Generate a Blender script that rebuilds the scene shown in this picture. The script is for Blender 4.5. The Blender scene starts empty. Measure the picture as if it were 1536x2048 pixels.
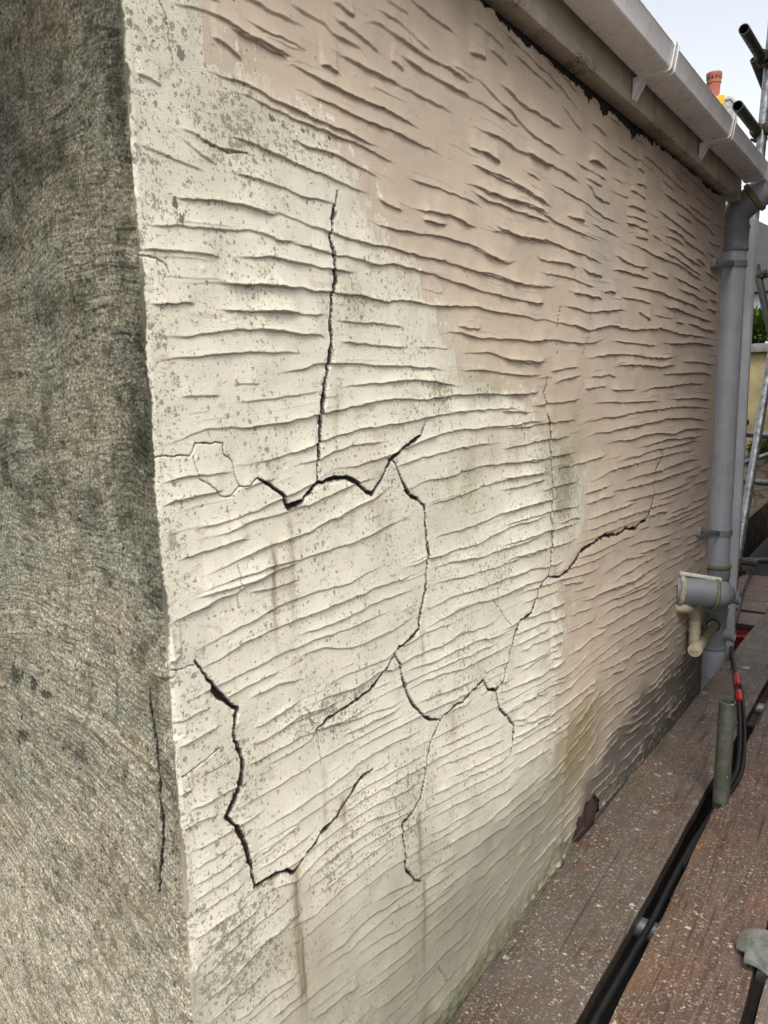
import bpy, bmesh, math, random
import numpy as np
from mathutils import Vector, Matrix
R = math.radians
SC = bpy.context.scene
COL = SC.collection

# ---------------------------------------------------------------- camera
cam_d = bpy.data.cameras.new('camera')
cam_d.sensor_fit = 'VERTICAL'; cam_d.sensor_height = 24.0; cam_d.lens = 24.0 * 1565 / 2048
cam_d.clip_start = 0.02; cam_d.clip_end = 400
cam = bpy.data.objects.new('camera', cam_d); COL.objects.link(cam)
CM = np.array([[0.56379319, -0.15248868, 0.81171697], [-0.825649, -0.07907126, 0.55861566], [-0.02099908, -0.98513701, -0.17048197]])
cam.matrix_world = Matrix(((CM[0,0], -CM[0,1], -CM[0,2], -0.583), (CM[1,0], -CM[1,1], -CM[1,2], -0.72), (CM[2,0], -CM[2,1], -CM[2,2], 1.324), (0,0,0,1)))
SC.camera = cam

# ---------------------------------------------------------------- sky, sun, exposure
SUN_EL, SUN_AZ = R(56), R(-138)          # azimuth of the direction TOWARDS the sun, from +X
world = bpy.data.worlds.new('World'); SC.world = world; world.use_nodes = True
wn = world.node_tree.nodes; wl = world.node_tree.links; wn.clear()
sky = wn.new('ShaderNodeTexSky'); sky.sky_type = 'NISHITA'; sky.sun_disc = False
sky.sun_elevation = SUN_EL; sky.sun_rotation = math.pi / 2 - SUN_AZ
sky.air_density = 1.0; sky.dust_density = 3.0; sky.ozone_density = 1.0
hsv = wn.new('ShaderNodeHueSaturation'); hsv.inputs['Saturation'].default_value = 0.24
bg = wn.new('ShaderNodeBackground'); bg.inputs['Strength'].default_value = 0.14
wo = wn.new('ShaderNodeOutputWorld')
wl.new(sky.outputs[0], hsv.inputs['Color']); wl.new(hsv.outputs[0], bg.inputs['Color']); wl.new(bg.outputs[0], wo.inputs[0])
sd = bpy.data.lights.new('sun', 'SUN'); sd.energy = 1.05; sd.angle = R(26); sd.color = (1.0, 0.965, 0.91)
sun = bpy.data.objects.new('sun', sd); COL.objects.link(sun)
sdir = Vector((math.cos(SUN_EL) * math.cos(SUN_AZ), math.cos(SUN_EL) * math.sin(SUN_AZ), math.sin(SUN_EL)))
sun.rotation_euler = sdir.to_track_quat('Z', 'Y').to_euler()
SC.view_settings.view_transform = 'Standard'; SC.view_settings.look = 'None'
SC.view_settings.exposure = 0.97; SC.view_settings.gamma = 1.0

RIDGES = """
2606 18033 2828 18012 3127 18014 3404 18004 3617 17948 3879 17946 4151 17944 4351 17916
3556 18166 3738 18143 4002 18112 4278 18091 4565 18069 4820 18033
3567 18364 3785 18336 3935 18313 4130 18335
4287 18300 4453 18372 4706 18430 5055 18447 5327 18417 5706 18403 6156 18392 6635 18418 7201 18422 7845 18424
4608 18625 4843 18638 5197 18641 5520 18630 5808 18567 6108 18537 6368 18529
4893 18822 5203 18838 5480 18863 5621 18828
3387 17695 3569 17725 3754 17717 4061 17711 4342 17693 4678 17720 4985 17736 5305 17741 5590 17745 5937 17750 6514 17759 7135 17768
2566 17171 2604 17260 2751 17302 2949 17288 3187 17263 3435 17248 3730 17242 4119 17245 4532 17272 4968 17277 5431 17257 5975 17235
2635 16993 2832 17005 3103 17005 3349 17006 3642 16994 3948 16983 4311 16991 4736 16999 5188 17020 5667 17004 6178 17000 6723 16983
1066 16786 1320 16793 1478 16792 1697 16807 2038 16796 2274 16742 2523 16746 2815 16728 3155 16707 3479 16709 3781 16724 4094 16706 4339 16680 4769 16714
1470 16691 1744 16690 2000 16672 2329 16649 2644 16626 2977 16624 3328 16621 3699 16618 4090 16615 4504 16600 4808 16569 5219 16543
2562 16357 2758 16349 2960 16330 3241 16348 3497 16358 3800 16332 4077 16319 4364 16283 4708 16253
1374 16122 1704 16149 1933 16132 2140 16108 2449 16092 2774 16054 3082 16040 3369 16041 3668 16008 4021 15980 4435 15970
1423 15717 1674 15736 1964 15731 2267 15716 2585 15690 2784 15672 3061 15667 3313 15684 3651 15682
5227 18177 5555 18179 5947 18147 6255 18134 6685 18163 7024 18163 7497 18155 7844 18148
6914 18511 7260 18505 7621 18526 7845 18506
1524 17395 1656 17366 1934 17363 2224 17340 2498 17336 2623 17314
1806 17541 2089 17522 2388 17532 2702 17553 2832 17553 3031 17543
5040 18029 5268 18025 5454 17983
3267 17450 3448 17492 3592 17459 3703 17448
635 17352 916 17389 1242 17428 1520 17426 1744 17391 2014 17388 2443 17371 2890 17374
511 15282 742 15309 1044 15337 1201 15352 1528 15370 1873 15378 2123 15344 2428 15378
24 14950 234 14939 513 14977 774 14992 1112 15022 1505 15061 1817 15098 2068 15072 2290 15026 2751 15070
-2 14663 266 14694 547 14705 995 14722 1280 14708
1161 14422 1356 14415 1629 14426 1988 14443 2368 14453 2714 14462
1283 17181 1500 17164 1657 17104 1786 17054
662 16058 804 16049 950 16040 1127 15994 1281 15961 1574 15990 1812 16005
683 15981 821 15907 995 15858 1265 15761
139 16481 318 16473 501 16443
1803 15383 2163 15379 2466 15376 2783 15334 3074 15297 3335 15293 3698 15246 4083 15238 4438 15239 4866 15246 5436 15235 5924 15227 6444 15234 6997 15208 7665 15169 8388 15146 9080 15113 10022 15094 10631 15122 11457 15145
1781 15087 2033 15096 2176 15017 2367 15041 2684 15042 2972 15011 3319 14998 3545 14983 3925 14996 4272 14962 4584 14950 4968 15003 5429 15003 5918 14988 6439 14971 6993 14901 7587 14863 8389 14815 9175 14776 10030 14753 11071 14756
1415 14750 1758 14764 1903 14792 2124 14803 2429 14798 2750 14780 3087 14775 3489 14781 3817 14776 4038 14797
460 14357 1063 14396 1734 14427 2025 14438 2329 14450 2689 14452 3025 14438 3426 14454 3706 14446 4098 14460 4510 14429 4835 14406 5062 14450 5413 14473 5780 14465 6163 14440 6704 14456 7432 14499 7899 14508 8475 14467 9179 14466 10036 14451 10652 14397 11484 14435
1712 14112 2078 14120 2466 14128 2751 14111 3272 14122
1695 13880 1987 13883 2370 13866 2693 13837 3035 13848 3254 13786
3405 14054 3783 14056 4182 14059 4603 14062 5049 14050 5401 14048
3483 13764 3866 13744 4271 13738 4700 13732 5153 13710 5451 13699
6558 13974 6983 14022 7505 13986 7978 13945 8650 13926 9465 13947 10456 13931 11501 14000
7130 14115 7583 14107 8060 14114
2062 13323 2336 13334 2622 13359 2880 13425 3236 13453 3608 13440 4052 13440 4578 13410 5143 13410 5689 13393 6274 13358 6830 13321
3496 13098 3836 13105 4246 13141 4789 13146 5255 13186 5746 13162 6136 13156 6684 13095 7269 13011
18 12508 216 12525 453 12564 829 12654 1156 12656 1606 12627 1978 12642 2374 12658 2666 12696 3016 12719 3384 12757 3821 12796 4233 12839 4668 12884 5126 12868 5738 12837 6331 12843 6969 12875 7815 12868 8657 12843 9579 12795 10277 12816 11137 12813
7274 13641 7817 13666 8225 13671 8739 13620 9283 13526 10260 13510 10895 13470 11520 13515
4250 15625 4555 15556 5099 15542 5747 15582 6253 15600 6861 15628 7440 15615 7980 15591 8386 15493 8987 15445 9533 15521
4623 15938 4889 15894 5338 15860
5939 15827 6323 15818 6795 15861
7599 17051 8059 17056 8545 17043 9146 17046 9788 16993 10374 16958 11389 16881
7301 16677 7825 16686 8219 16650 8801 16658 9421 16686 9985 16739 10792 16707 11397 16696
7521 16615 7902 16544 8301 16505 8889 16527 9703 16503 10487 16522 11404 16510
8550 16149 8721 16063 9158 16066 9712 16024 10399 16051 11420 16095
5757 15970 6196 15990 6728 16022 7150 16018 7517 15951 7901 15969
9962 17764 10454 17712 11357 17713
8059 17365 8379 17310 8881 17304
7583 19420 8030 19453 8420 19428 8746 19394 9084 19342
7580 18909 8030 18962 8263 18964
8342 19187 8748 19173 9173 19124
7578 18538 8030 18548 8344 18482 8754 18382 9271 18371 9543 18256 10012 18180 10404 18117 11127 18119 11791 18077 12373 18134
7576 18164 8186 18187 8673 18153 9275 18138 9822 18174
8668 18740 9092 18698 9536 18617 10098 18594 10794 18631 11543 18632 12227 18667
7574 17737 8029 17709 8510 17714 8930 17755 9461 17688 10119 17713 10825 17700 11579 17748 12154 17754 12764 17696 13405 17702
13532 17791 13943 17729 14232 17594 14815 17549 15422 17574
7571 17323 8029 17335 8430 17331 8849 17291
7570 17038 8108 17041 8597 17010 9202 16994 9847 16976 10437 16921 11064 16883 11503 16869
7568 16701 8029 16697 8432 16679 8854 16660 9478 16650 10342 16709 11072 16640 11741 16591 12575 16577 13344 16545 14164 16557 14896 16528
8029 15980 8519 15992 9080 16048 9676 16031 10360 16059 11090 16129 11761 16127 12478 16081 13372 16092 14201 16041 15091 15987
7562 15588 8029 15536 8354 15482 8778 15472 9132 15434 9591 15538
10571 15802 10890 15694 11549 15721 12250 15749 13129 15747
7559 15152 8191 15175 8868 15163 9598 15091 10385 15094 11235 15141 11800 15206
11971 19160 12325 19084 12694 18964 13332 18854
13633 18280 14035 18382 14749 18385 15199 18378
12319 16823 13064 16866 13591 16874
13839 19235 14542 19173 14985 19134
10049 17351 10444 17335 10787 17319
13370 15795 13736 15706 14300 15694 14990 15691
12716 15145 13233 15136 13773 15143 14436 15141 15035 15132
10109 14765 10517 14750 11085 14771
12156 14808 12650 14792 13343 14770 14081 14731 14658 14795 15473 14856 16339 14938 17149 14983
10117 14427 10596 14409 11170 14435 11778 14405 12339 14384 13015 14366 13551 14323 14016 14292 14591 14362 15296 14456 16046 14486 16848 14445 17823 14426 18858 14501 20565 14583 21667 14560 22860 14470 24505 14498 26329 14481 28354 14462
10129 13923 10680 13936 11260 13985 11874 13994 12525 13965 13213 13959 13944 13965 14715 14033 15322 14133
17575 18859 17939 18912 18324 18878
17496 18480 18112 18520 18628 18520
16935 18175 17649 18210 18149 18205 18539 18179
16747 17752 17447 17827 17940 17833 18581 17840
16662 17465 17359 17533 18097 17569 18745 17589
16679 17297 17501 17342 18250 17355 18909 17352
17532 17063 18156 17070 18941 17095
16620 16739 17438 16802 18188 16801 18983 16762 19823 16740 20864 16733 21977 16745 23184 16695 24307 16580 25293 16530 26543 16518
15876 16362 16435 16304 16785 16236 17500 16237 18249 16275 19038 16333
15593 15929 16465 15995 17164 15990 17898 16002 18673 16016 19351 16037
17203 15618 17938 15657 18983 15689 19820 15705 20711 15691 21663 15634 22843 15606 24115 15576 25299 15486 26356 15378
20229 16961 20989 16927 21950 16909 22809 16830 23897 16764 24863 16698 25876 16674
20605 17458 21218 17477 22020 17496 22705 17434 23069 17349
20788 17244 21579 17197 22412 17147 23117 17076 24036 17021 25198 17004 25815 16972
20267 17726 21026 17712 21987 17698 22836 17682 23388 17559 24506 17538 25711 17471 26579 17355
19636 18112 20366 18070 21136 18006 22109 17961 23142 17934 24253 17862 25030 17848
21720 18333 22555 18314 23431 18315 24180 18247
19546 18773 20124 18723 20882 18657 21831 18653 22844 18628 23930 18581 24899 18502 26331 18498 27240 18336 28603 18463
17766 19330 18525 19345 19332 19325 20045 19277 20947 19235 21745 19181 22749 19173 23816 19186
20082 19019 20832 18981 21625 18921
20732 19638 21210 19537 22026 19453 22728 19294
22982 18838 24075 18797 25043 18769 25861 18731 26911 18813
21720 16305 22732 16266 23815 16203 24968 16158 25786 16104
22269 15973 23315 15944 24432 15914 25635 15835 26916 15798
20618 15279 21557 15272 22552 15285 23625 15212 24958 15188 26200 15105 27966 15135
23867 14886 25021 14865 26274 14746 27364 14760 28753 14809
18142 14983 18809 14903 19514 14781
20782 14136 21895 14140 22915 14140 24176 14213 25752 14225 27260 14208 28898 14190
13590 13685 13971 13558 14546 13628 15150 13685 16226 13731 17040 13704 18287 13716 19236 13666 20699 13637 21966 13689 22982 13741
15020 15314 15535 15368 16077 15357
13744 18333 14201 18379 14776 18384
13506 17885 14050 17879 14815 17890
24573 17188 25571 17156 26210 17081
8917 13606 9284 13510 9859 13484 10679 13473 11335 13563
15849 13353 16689 13433 17970 13433 18965 13404 20706 13372 22910 13435
11460 13276 12290 13340 13318 13384
11703 13005 12551 13106 13604 13165
14029 13110 14763 13127 15701 13169 16379 13054
20742 13120 22698 13135 24334 13135 26456 13140 28521 13006
8925 12819 9483 12822 10175 12802 10915 12823
10494 12513 11372 12556 12204 12533 12965 12575 13640 12576
13765 12819 14633 12848 15566 12853
18654 12609 19897 12729 21513 12692 23290 12755 24986 12757 27208 12678
14220 12404 14967 12452 15765 12421 16793 12355 18288 12326 19735 12302 21103 12220
8931 12139 9689 12090 10612 12095 11389 12114 12475 12074 13396 12070
13271 11880 14104 11979 15314 12015 16479 11980 17934 12020 19344 12012 21136 11992 22886 11982 25150 11885 28466 11663
8928 12500 9488 12453 10392 12397
13846 11541 14722 11631 15837 11579 16864 11621 18369 11612 20045 11603 21670 11639 22953 11568 24924 11496 28223 11159
8935 11714 9501 11686 10201 11712 10950 11718 12119 11696 13014 11678
15216 11249 16369 11292 17638 11221 18813 11252 20546 11221 22514 11048 24125 11112 25925 11030 28303 10795
8938 11408 9702 11351 10744 11268 11419 11292 12515 11259 13444 11247
18447 10918 20137 10900 21775 10934 23622 10793 25366 10733 27304 10628
16254 10659 17506 10677 18882 10666 20390 10687 21820 10628 23652 10613 25394 10582 27353 10389
8941 11120 9511 11032 10428 10990 11431 10968
13919 10383 14969 10361 15931 10470 16975 10470 18503 10429 19980 10405 21611 10379 23154 10339 24855 10258 26413 10158
17020 10001 18349 10020 19815 9976 21438 9893 23218 9946 24923 9882 26823 9733
8944 10831 9812 10803 10649 10786 11437 10782
13939 10069 14992 10062 16136 10053
15984 9848 17411 9775 18996 9695 20766 9605 22746 9575 24698 9499 27555 9422
8949 10330 9720 10340 10446 10320 11225 10253 12183 10259
17078 9408 18629 9308 20361 9197 22306 9072 24200 9042 26009 8970
14103 9785 15331 9770 16514 9691
8951 10057 9625 10051 10453 10027 11467 9982 12581 9909 13814 9775
12214 9573 13128 9573 13833 9459
8955 9612 9533 9610 10358 9568 11249 9547 11969 9469 12868 9413 13695 9377
8959 9228 9639 9260 10475 9181 11380 9119 12366 9002 13577 8980
8963 8883 9747 8837 10595 8786 11637 8609 12779 8542
8966 8514 9753 8498 10494 8460 11527 8341
19780 8500 20919 8484 22420 8321
17595 7941 19215 7821 20804 7592 22558 7411 23639 7363
18836 7477 20611 7290 22074 7216 23143 7050
12544 7956 13505 7783 14089 7702
15347 7469 16350 7595 17633 7566 18847 7379 20169 7176
16219 7093 17296 7147 18471 7075 19737 7065 21133 6912
14752 7101 15716 6978 16772 6842 17911 6727 19348 6688 21181 6556 22436 6502
16979 6579 18338 6436 19829 6313 21220 6269 21973 6172
8973 7745 9563 7711 10295 7693 11082 7576 11926 7501 12703 7402
9367 7451 10194 7417 11090 7331 12065 7160 12721 7033
9886 6925 10645 6927 11584 6793 12736 6714
10000 6464 10771 6451 11599 6385 12490 6315
9900 6167 10669 6044 11614 5974 12778 5854
8993 5709 9594 5758 10566 5638 11507 5551 12534 5348 13361 5282
9600 5425 10353 5227 11157 5220 12025 5053
9606 4993 10587 4837 11534 4768 12433 4634
11752 7532 12290 7500 12760 7416
11765 7171 12306 7131 12874 7051
11779 6826 12230 6768 12699 6725
11791 6516 12335 6479 12713 6440
11804 6185 12258 6132 12539 6099
11813 5944 12267 5924 12837 5853
11827 5590 12378 5512 12956 5430 13559 5385 14185 5460 14844 5497
11843 5177 12397 5089 13175 5005 13787 5030 14431 5014 15108 4998
11860 4723 12607 4629 13297 4607 14135 4545 14799 4517 15501 4444
11880 4226 12631 4115 13123 4078
13552 3668 13969 3747 14506 3872 14952 3958 15415 4002 15779 3958
13115 4240 13725 4288 14368 4297 15281 4221
13763 7198 14625 7059 15304 7052 16147 6973 17046 6866 18006 6751 18883 6640 20136 6498
14987 6684 15690 6625 16427 6607 17488 6430 18479 6322 19700 6168 20845 6093 21897 6001
15248 6245 15836 6294 16325 6334 17243 6182 18217 6090 19267 5918 20210 5901 21387 5866 22469 5819
14801 6125 15744 5940 16619 5867 17550 5789 18110 5752 18997 5634 20100 5491 21279 5390 22357 5327
16032 5388 16527 5458 17321 5360 18161 5257 18897 5191 19990 5082 20987 5013 22238 4890
17937 4678 18813 4601 19740 4519 20560 4430 21422 4336 22712 4184
20408 4324 21444 4176 22541 4073 23091 4187
17296 4194 17985 4200 18861 4158 19643 4011 20793 3908 22037 3743 23559 3677
18910 3711 20177 3546 21204 3373 22680 3124 23840 3156
19270 3203 20572 3015 21806 2815 23130 2658 24343 2556
15488 4619 16101 4544 16746 4420 17418 4337 18420 4155
16006 4183 16637 4189 17449 4007 18305 3862
20491 2328 21355 2231 22427 2290 23585 2236 24843 2056
21952 1755 23074 1742 24064 1741
17896 2257 18464 2326 19391 2124 20023 2140
16094 3093 16865 3071 17549 2954 18412 2827 19327 2692
18083 1800 19138 1624 20105 1447 21487 1231
15917 2182 16546 2238 17351 2142 18218 1891 19132 1676
17959 1610 19167 1363 20470 1150
13939 2432 14599 2439 15164 2587 15622 2836
14660 1505 15488 1385 16369 1258 17162 1234
17437 1209 17993 1258 18887 1129 19836 991
14814 905 15274 1038 16143 901 16796 832 17455 1010
17506 459 18382 256 18982 237 19929 180 20604 48
15067 603 15663 672 16692 505 17804 274
21220 589 22311 481 23667 407 25131 326
23139 -12 24333 39 25855 -58 27004 -47
11932 2862 12399 2882 12881 2943
18737 -307 19667 -325 20817 -309
98 13708 238 13744 465 13751 703 13765 953 13800 1247 13845 1519 13866 1876 13879 2253 13872 2677 13842
1102 14083 1432 14089 1783 14108 2153 14116 2694 14124
465 13058 705 13051 958 13066 1120 13061
92 12078 266 12103 475 12113 690 12100 945 12082 1283 12081
67 11796 245 11851 485 11864 799 11869 1095 11867
423 11481 735 11476 997 11469 1239 11493 1527 11525 1829 11571 2147 11633 2547 11690 2917 11756 3285 11770
244 11145 487 11144 808 11166 1147 11189 1502 11175
443 10614 764 10610 1103 10605 1461 10600 1766 10639 2124 10658 2484 10652
1377 10460 1907 10414 2468 10396
1080 12128 1285 12155 1573 12140 1880 12178 2152 12189 2488 12237 2789 12291 2997 12327 3376 12378 3716 12422 4072 12451 4573 12462 5177 12462 5681 12482 6139 12536 6874 12552 7674 12565 8549 12547 9512 12527 10392 12408
2377 12008 2675 12074 2930 12065 3199 12139 3533 12178 4002 12225 4371 12214 4893 12198
3024 11855 3406 11897 3867 11883 4297 11929 4817 11953 5305 12042 5821 12117 6452 12191 7129 12228 7766 12208 8654 12182 9517 12166 10460 12183 11576 12144
640 11324 944 11327 1266 11359 1651 11416 2010 11422 2341 11435 2689 11448 3057 11496 3389 11554 3735 11597 4159 11635 4540 11608
601 10844 910 10892 1236 10943 1578 10996 1892 11030 2219 11033 2563 11036 2875 11083 3146 11140 3484 11190 3838 11261 4270 11290 4663 11386 4936 11465
365 10641 587 10673 856 10697 1137 10722 1471 10708 1826 10725 2199 10711 2594 10696 3013 10697 3402 10691 3812 10703 4184 10746 4575 10791 5054 10826 5563 10864
5069 11293 5576 11345 6036 11409 6687 11374 7391 11424 8151 11432 8977 11393 9877 11350 11610 11257
5870 10940 6348 10952 6940 10954 7573 11001 8352 11038 9199 11030 10122 11021 11624 10903
347 10430 571 10473 842 10521 1121 10513 1376 10574 1637 10577 1910 10611
343 9938 529 9954 801 9992 1128 10050 1425 10061 1738 10104 2067 10149 2408 10129 2769 10143 3202 10110 3604 10088 4033 10139 4484 10155
285 9678 508 9692 819 9712 1150 9794 1495 9817 1859 9842 2241 9835 2595 9841 3021 9834 3416 9840 3895 9832 4275 9855 4742 9823 5237 9790 5686 9771
2275 9588 2632 9588 3061 9555 3402 9551 3760 9566 4135 9582 4596 9581 5084 9541 5604 9539
4957 10013 5463 9945 5925 9972 6496 9941 7106 9953 7759 9873 8459 9931 9101 9963 9905 9978 10647 9907 11662 9907
6012 10292 6502 10330 7109 10288 7760 10289 8458 10315 9208 10342 10138 10301 11647 10297
6000 9744 6577 9749 7286 9690 8053 9579 8886 9557 9677 9505 10531 9501 11682 9401
5993 9447 6658 9422 7376 9327 8154 9271 8889 9209 9682 9194 10541 9124 11695 9061
2206 9267 2560 9259 2933 9232 3264 9112 3613 9024 4046 8988 4506 8971 4922 8972 5362 9015 5668 9059
2843 8591 3240 8638 3715 8591 4157 8562 4626 8531 4910 8606 5502 8595 6056 8606 6645 8528 7183 8516
5746 9038 6312 9020 6916 9046 7562 8980 8256 8909 9002 8883 9927 8829 10942 8714
5816 8675 6475 8710 7093 8726 7755 8695 8465 8563 9230 8524 10179 8506 11221 8373
2309 8500 2674 8471 3114 8421 3521 8350 4018 8332 4415 8357 4827 8260 5341 8303 5886 8262 6466 8172 7088 8217 7753 8119 8574 8035 9235 8110
1807 8348 2150 8385 2507 8353 2881 8284 3338 8264
5038 8106 5565 8059 6125 7965 6724 7955 7365 7898 8053 7836 8793 7668 9710 7612
5174 7720 5713 7703 6371 7657 6989 7497 7652 7422 8259 7375 9018 7342 9837 7252
2030 8047 2384 8042 2756 8001 3202 7898 3678 7788 4123 7735 4663 7612 5170 7593
5468 7352 6028 7323 6625 7200 7264 7116 7951 7026
6442 6754 7073 6703 7748 6648
9717 7181 10593 7137 11774 7025
9606 6676 10478 6556 11797 6427
8803 6367 9734 6196 10754 6066 11818 5883
9034 5749 9990 5659 10903 5551 11840 5332
9751 5248 10650 5006 11861 4775
88 10396 282 10433 549 10454 826 10449
48 9930 244 9973
44 9141 239 9131 442 9135 651 9125
80 8803 313 8814 556 8825 809 8837
60 8181 298 8207
56 7737 293 7727 535 7660 680 7645
1316 8993 1643 9024 1898 9026 2379 8922
1365 8556 1654 8563 2002 8615 2361 8609
1211 8079 1453 8064 1748 8060 2056 8056 2328 8072
1356 6672 1655 6668 1970 6696 2244 6686
45 5554 296 5557 597 5594 873 5628 1118 5659 1414 5664 1766 5642 2181 5628
84 5159 377 5187 643 5182 884 5235 1216 5266 1564 5299 1928 5301 2160 5292
97 6179 344 6165 602 6151 869 6106 1069 6108
709 4486 992 4466 1333 4479 1685 4393 2103 4341
321 5876 546 5910 813 5890 1092 5869 1390 5942
1298 8320 1633 8304 1944 8337 2265 8307 2652 8290 3062 8272
1479 7929 1780 7890 2145 7894 2530 7899 2686 8005 3098 7945 3534 7880 3939 7871 4305 7884
1207 7046 1502 7019 1857 7001 2232 6981 2529 7008 2834 6967 3210 6970 3666 7020 4083 6987 4524 6953 4921 6904 5481 6795 5928 6740
1358 6804 1664 6803 1981 6769 2314 6733 2717 6740 3089 6737 3535 6708 4009 6677
1291 6451 1595 6442 1913 6432 2197 6414 2545 6404
1136 6053 1391 6028 1790 5957 2114 5834 2466 5913 2884 5932 3269 5909 3673 5884 4098 5820 4478 5705 4878 5585 5373 5506
1738 5159 2070 5119 2465 5009 2782 5032 3113 5055 3514 5008 3938 4997 4320 4981 4719 4924
1084 5326 1387 5324 1745 5259 1983 5281 2225 5234
2418 4189 2788 4122 3177 4051 3532 4092 3962 4056 4413 3936 4823 3894 5252 3807 5704 3715
2511 3973 2942 3899 3340 3821 3764 3818 4143 3775 4609 3729 5100 3594 5621 3496 6094 3393 6593 3285 7211 3168
3389 3589 3814 3540 4262 3447 4803 3261 5384 3150 5926 3081 6503 2961 7027 2886
4034 4255 4489 4182 4969 4021 5555 3892 6101 3756 6599 3658 7123 3507
5725 4592 6277 4432 6780 4353 7402 4223 7970 4083 8676 3986 9548 3775 10372 3658
5819 5331 6373 5239 7050 5102 7685 4996 8265 4829 8987 4707 9648 4625
5964 4863 6531 4756 7134 4642 7778 4471 8366 4336 9099 4195 10002 4151
5870 4113 6352 4027 6949 3889 7586 3741 8167 3585 8891 3520 9782 3449 10752 3314 11673 3231
5937 3578 6511 3520 7122 3411 7775 3245 8473 3170 9222 2983 10027 2892 11025 2731 12111 2675
6008 3123 6590 3051 7301 2920 7969 2785 8579 2699 9338 2655
7580 2508 8169 2364 8793 2317 9687 2194 10658 2118 11445 1997 12283 1992
6069 2104 6662 2046 7387 1975 7968 1918 8583 1858
7968 1401 8272 1574 8907 1557 9581 1538 9931 1670
6830 1343 7383 1270 7868 1309 8068 1493
4755 1795 5345 1723 5896 1655 6482 1631 7104 1507 7672 1386
3472 2798 3968 2640 4431 2561 4992 2429 5515 2339
4013 2138 4481 2044 5050 1937 5505 1931
3299 7651 3692 7600 4108 7582 4545 7526 5077 7481
6220 5754 6713 5711 7231 5575 7875 5437 8565 5289 9306 5131
6229 6187 6802 6077 7324 5997 8068 5882 8665 5741
9642 4992 10465 4868 11353 4733 12315 4588
9536 4569 10354 4428 11237 4276 12333 4173
9771 4096 10609 3990 11382 3877 12070 3697
1432 4005 1805 3972 2196 3901
2366 3282 2738 3191 3132 3133 3604 2989
"""
CRACKS = """
5.0 3593 15890 3535 15662 3420 15455 3382 15177 3449 14910 3470 14633 3357 14275 3327 13709 3199 13281 3095 12854 2997 12319 2933 11998 2920 11765
4.2 1688 11946 1901 11828 2120 11690 2271 11477 2542 11519 2700 11629 2939 11748 3178 11746 3399 11760 3682 11710 3972 11567 4274 11382 4538 11552 4743 11753 4917 11906 5163 12016 5524 12121 5786 12219 5966 12406
4.0 4917 11887 5149 11593 5354 11294 5497 11175 5720 11104 5909 10954 5941 10680 5996 10295 6004 9956 5979 9536 5829 9230 5705 8964 5676 8736 5428 8680 4982 8604 4836 8526
3.2 4836 8526 5008 8284 5142 7902 5318 7495 5620 7162 6019 6873 6355 6719
2.4 4836 8526 4620 8370 4342 8220 4042 8125 3755 8111 3448 8089 3041 8112 2759 8055 2622 8036
3.2 6355 6719 6708 6793 7262 6778 7699 6840 8208 6912 8420 6583 8802 6446 9139 6566 9367 6862 9655 7307 9950 7705 10577 7753 10897 8004 11089 8264 11566 8379
3.2 8802 6446 8918 6007 9384 5613 9689 5300 9634 4903 9518 4616
3.0 6317 6670 6076 6467 5877 6166 5790 5734 5669 5447 5368 5297 5008 5270 5014 5015 5076 4728 5085 4296 5294 3958 5589 3739
0.9 6060 1635 6305 1317 6558 891
0.8 2416 8447 2643 8125
0.8 2688 8039 2740 7605 2754 7391
1.8 11349 13188 11300 12968 11137 12817
4.0 11137 12817 11315 12567 11323 12343 11564 12058 11621 11504 11763 10931 11786 10362 11734 9845 11853 9295 11774 8824 11586 8376
5.0 11586 8376 12147 8224 12794 8257 13330 8401 13743 8580 14480 8598 15581 8671 16803 8480 17536 8530 18533 8357 19139 8476 19789 8433 20200 8695 20594 9165 20478 10031 21151 10224 21355 10469
5.5 446 9815 585 9620 705 9357 906 9143 1046 9005 1116 8921 1027 8751 1010 8524 1128 8296 1153 8105 1033 7800 906 7651 802 7524 992 7244 1128 6924 1184 6579 1224 6269
4.2 1224 6269 1496 6237 1843 6134 1975 6041 2161 6018
0.6 54 9811 197 9803 426 9768
0.5 112 8405 349 8409 564 8482 749 8532
3.6 2126 6037 2431 6182 2692 6290 3069 6347 3354 6498 3590 6645 3888 6694 4134 6716
1.0 660 12494 848 12490 1108 12474 1115 12346 1258 12209 1281 12056 1338 11886 1517 11889 1686 11958
0.5 8 12391 232 12381 407 12371 571 12349 659 12482
0.7 601 12346 636 12201 688 12076 807 11977 960 11847 1056 11797 1193 11804 1338 11886
0.6 1231 10883 1227 10548 1193 10372
1.0 8678 8509 9122 8089 9590 7646
0.5 552 17323 614 17110 651 16904 676 16712
0.5 21 14625 258 14599 364 14547 411 14445
0.8 1066 15991 1249 15966 1441 15962 1779 16021
1.2 14081 14731 14062 14310 13896 13981 13590 13685
1.2 12075 14832 11857 14379 11833 14023 11886 13697
"""
CREAM = "-675 18187 1208 19078 1080 17506 1100 17199 1116 16833 1309 16698 1578 16799 1667 17092 1807 17032 1900 16744 2070 16613 2445 16615 2840 16554 3269 16608 3618 16367 3939 16123 4112 15838 4295 15652 4516 15244 5100 15160 5470 15082 5777 14952 5927 14513 6343 14456 6471 13860 6956 13693 7081 13195 8040 13087 9159 12810 10563 12491 10656 12097 10999 11870 11745 11616 13236 11051 13805 10471 13917 9256 13539 8853 12787 8513 12438 8094 12130 7650 12724 7034 12718 6458 12462 6105 12212 5716 12110 5011 12139 4319 12317 3274 12124 2235 11671 1050 9043 582 5863 -174 -2090 4447"
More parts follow.
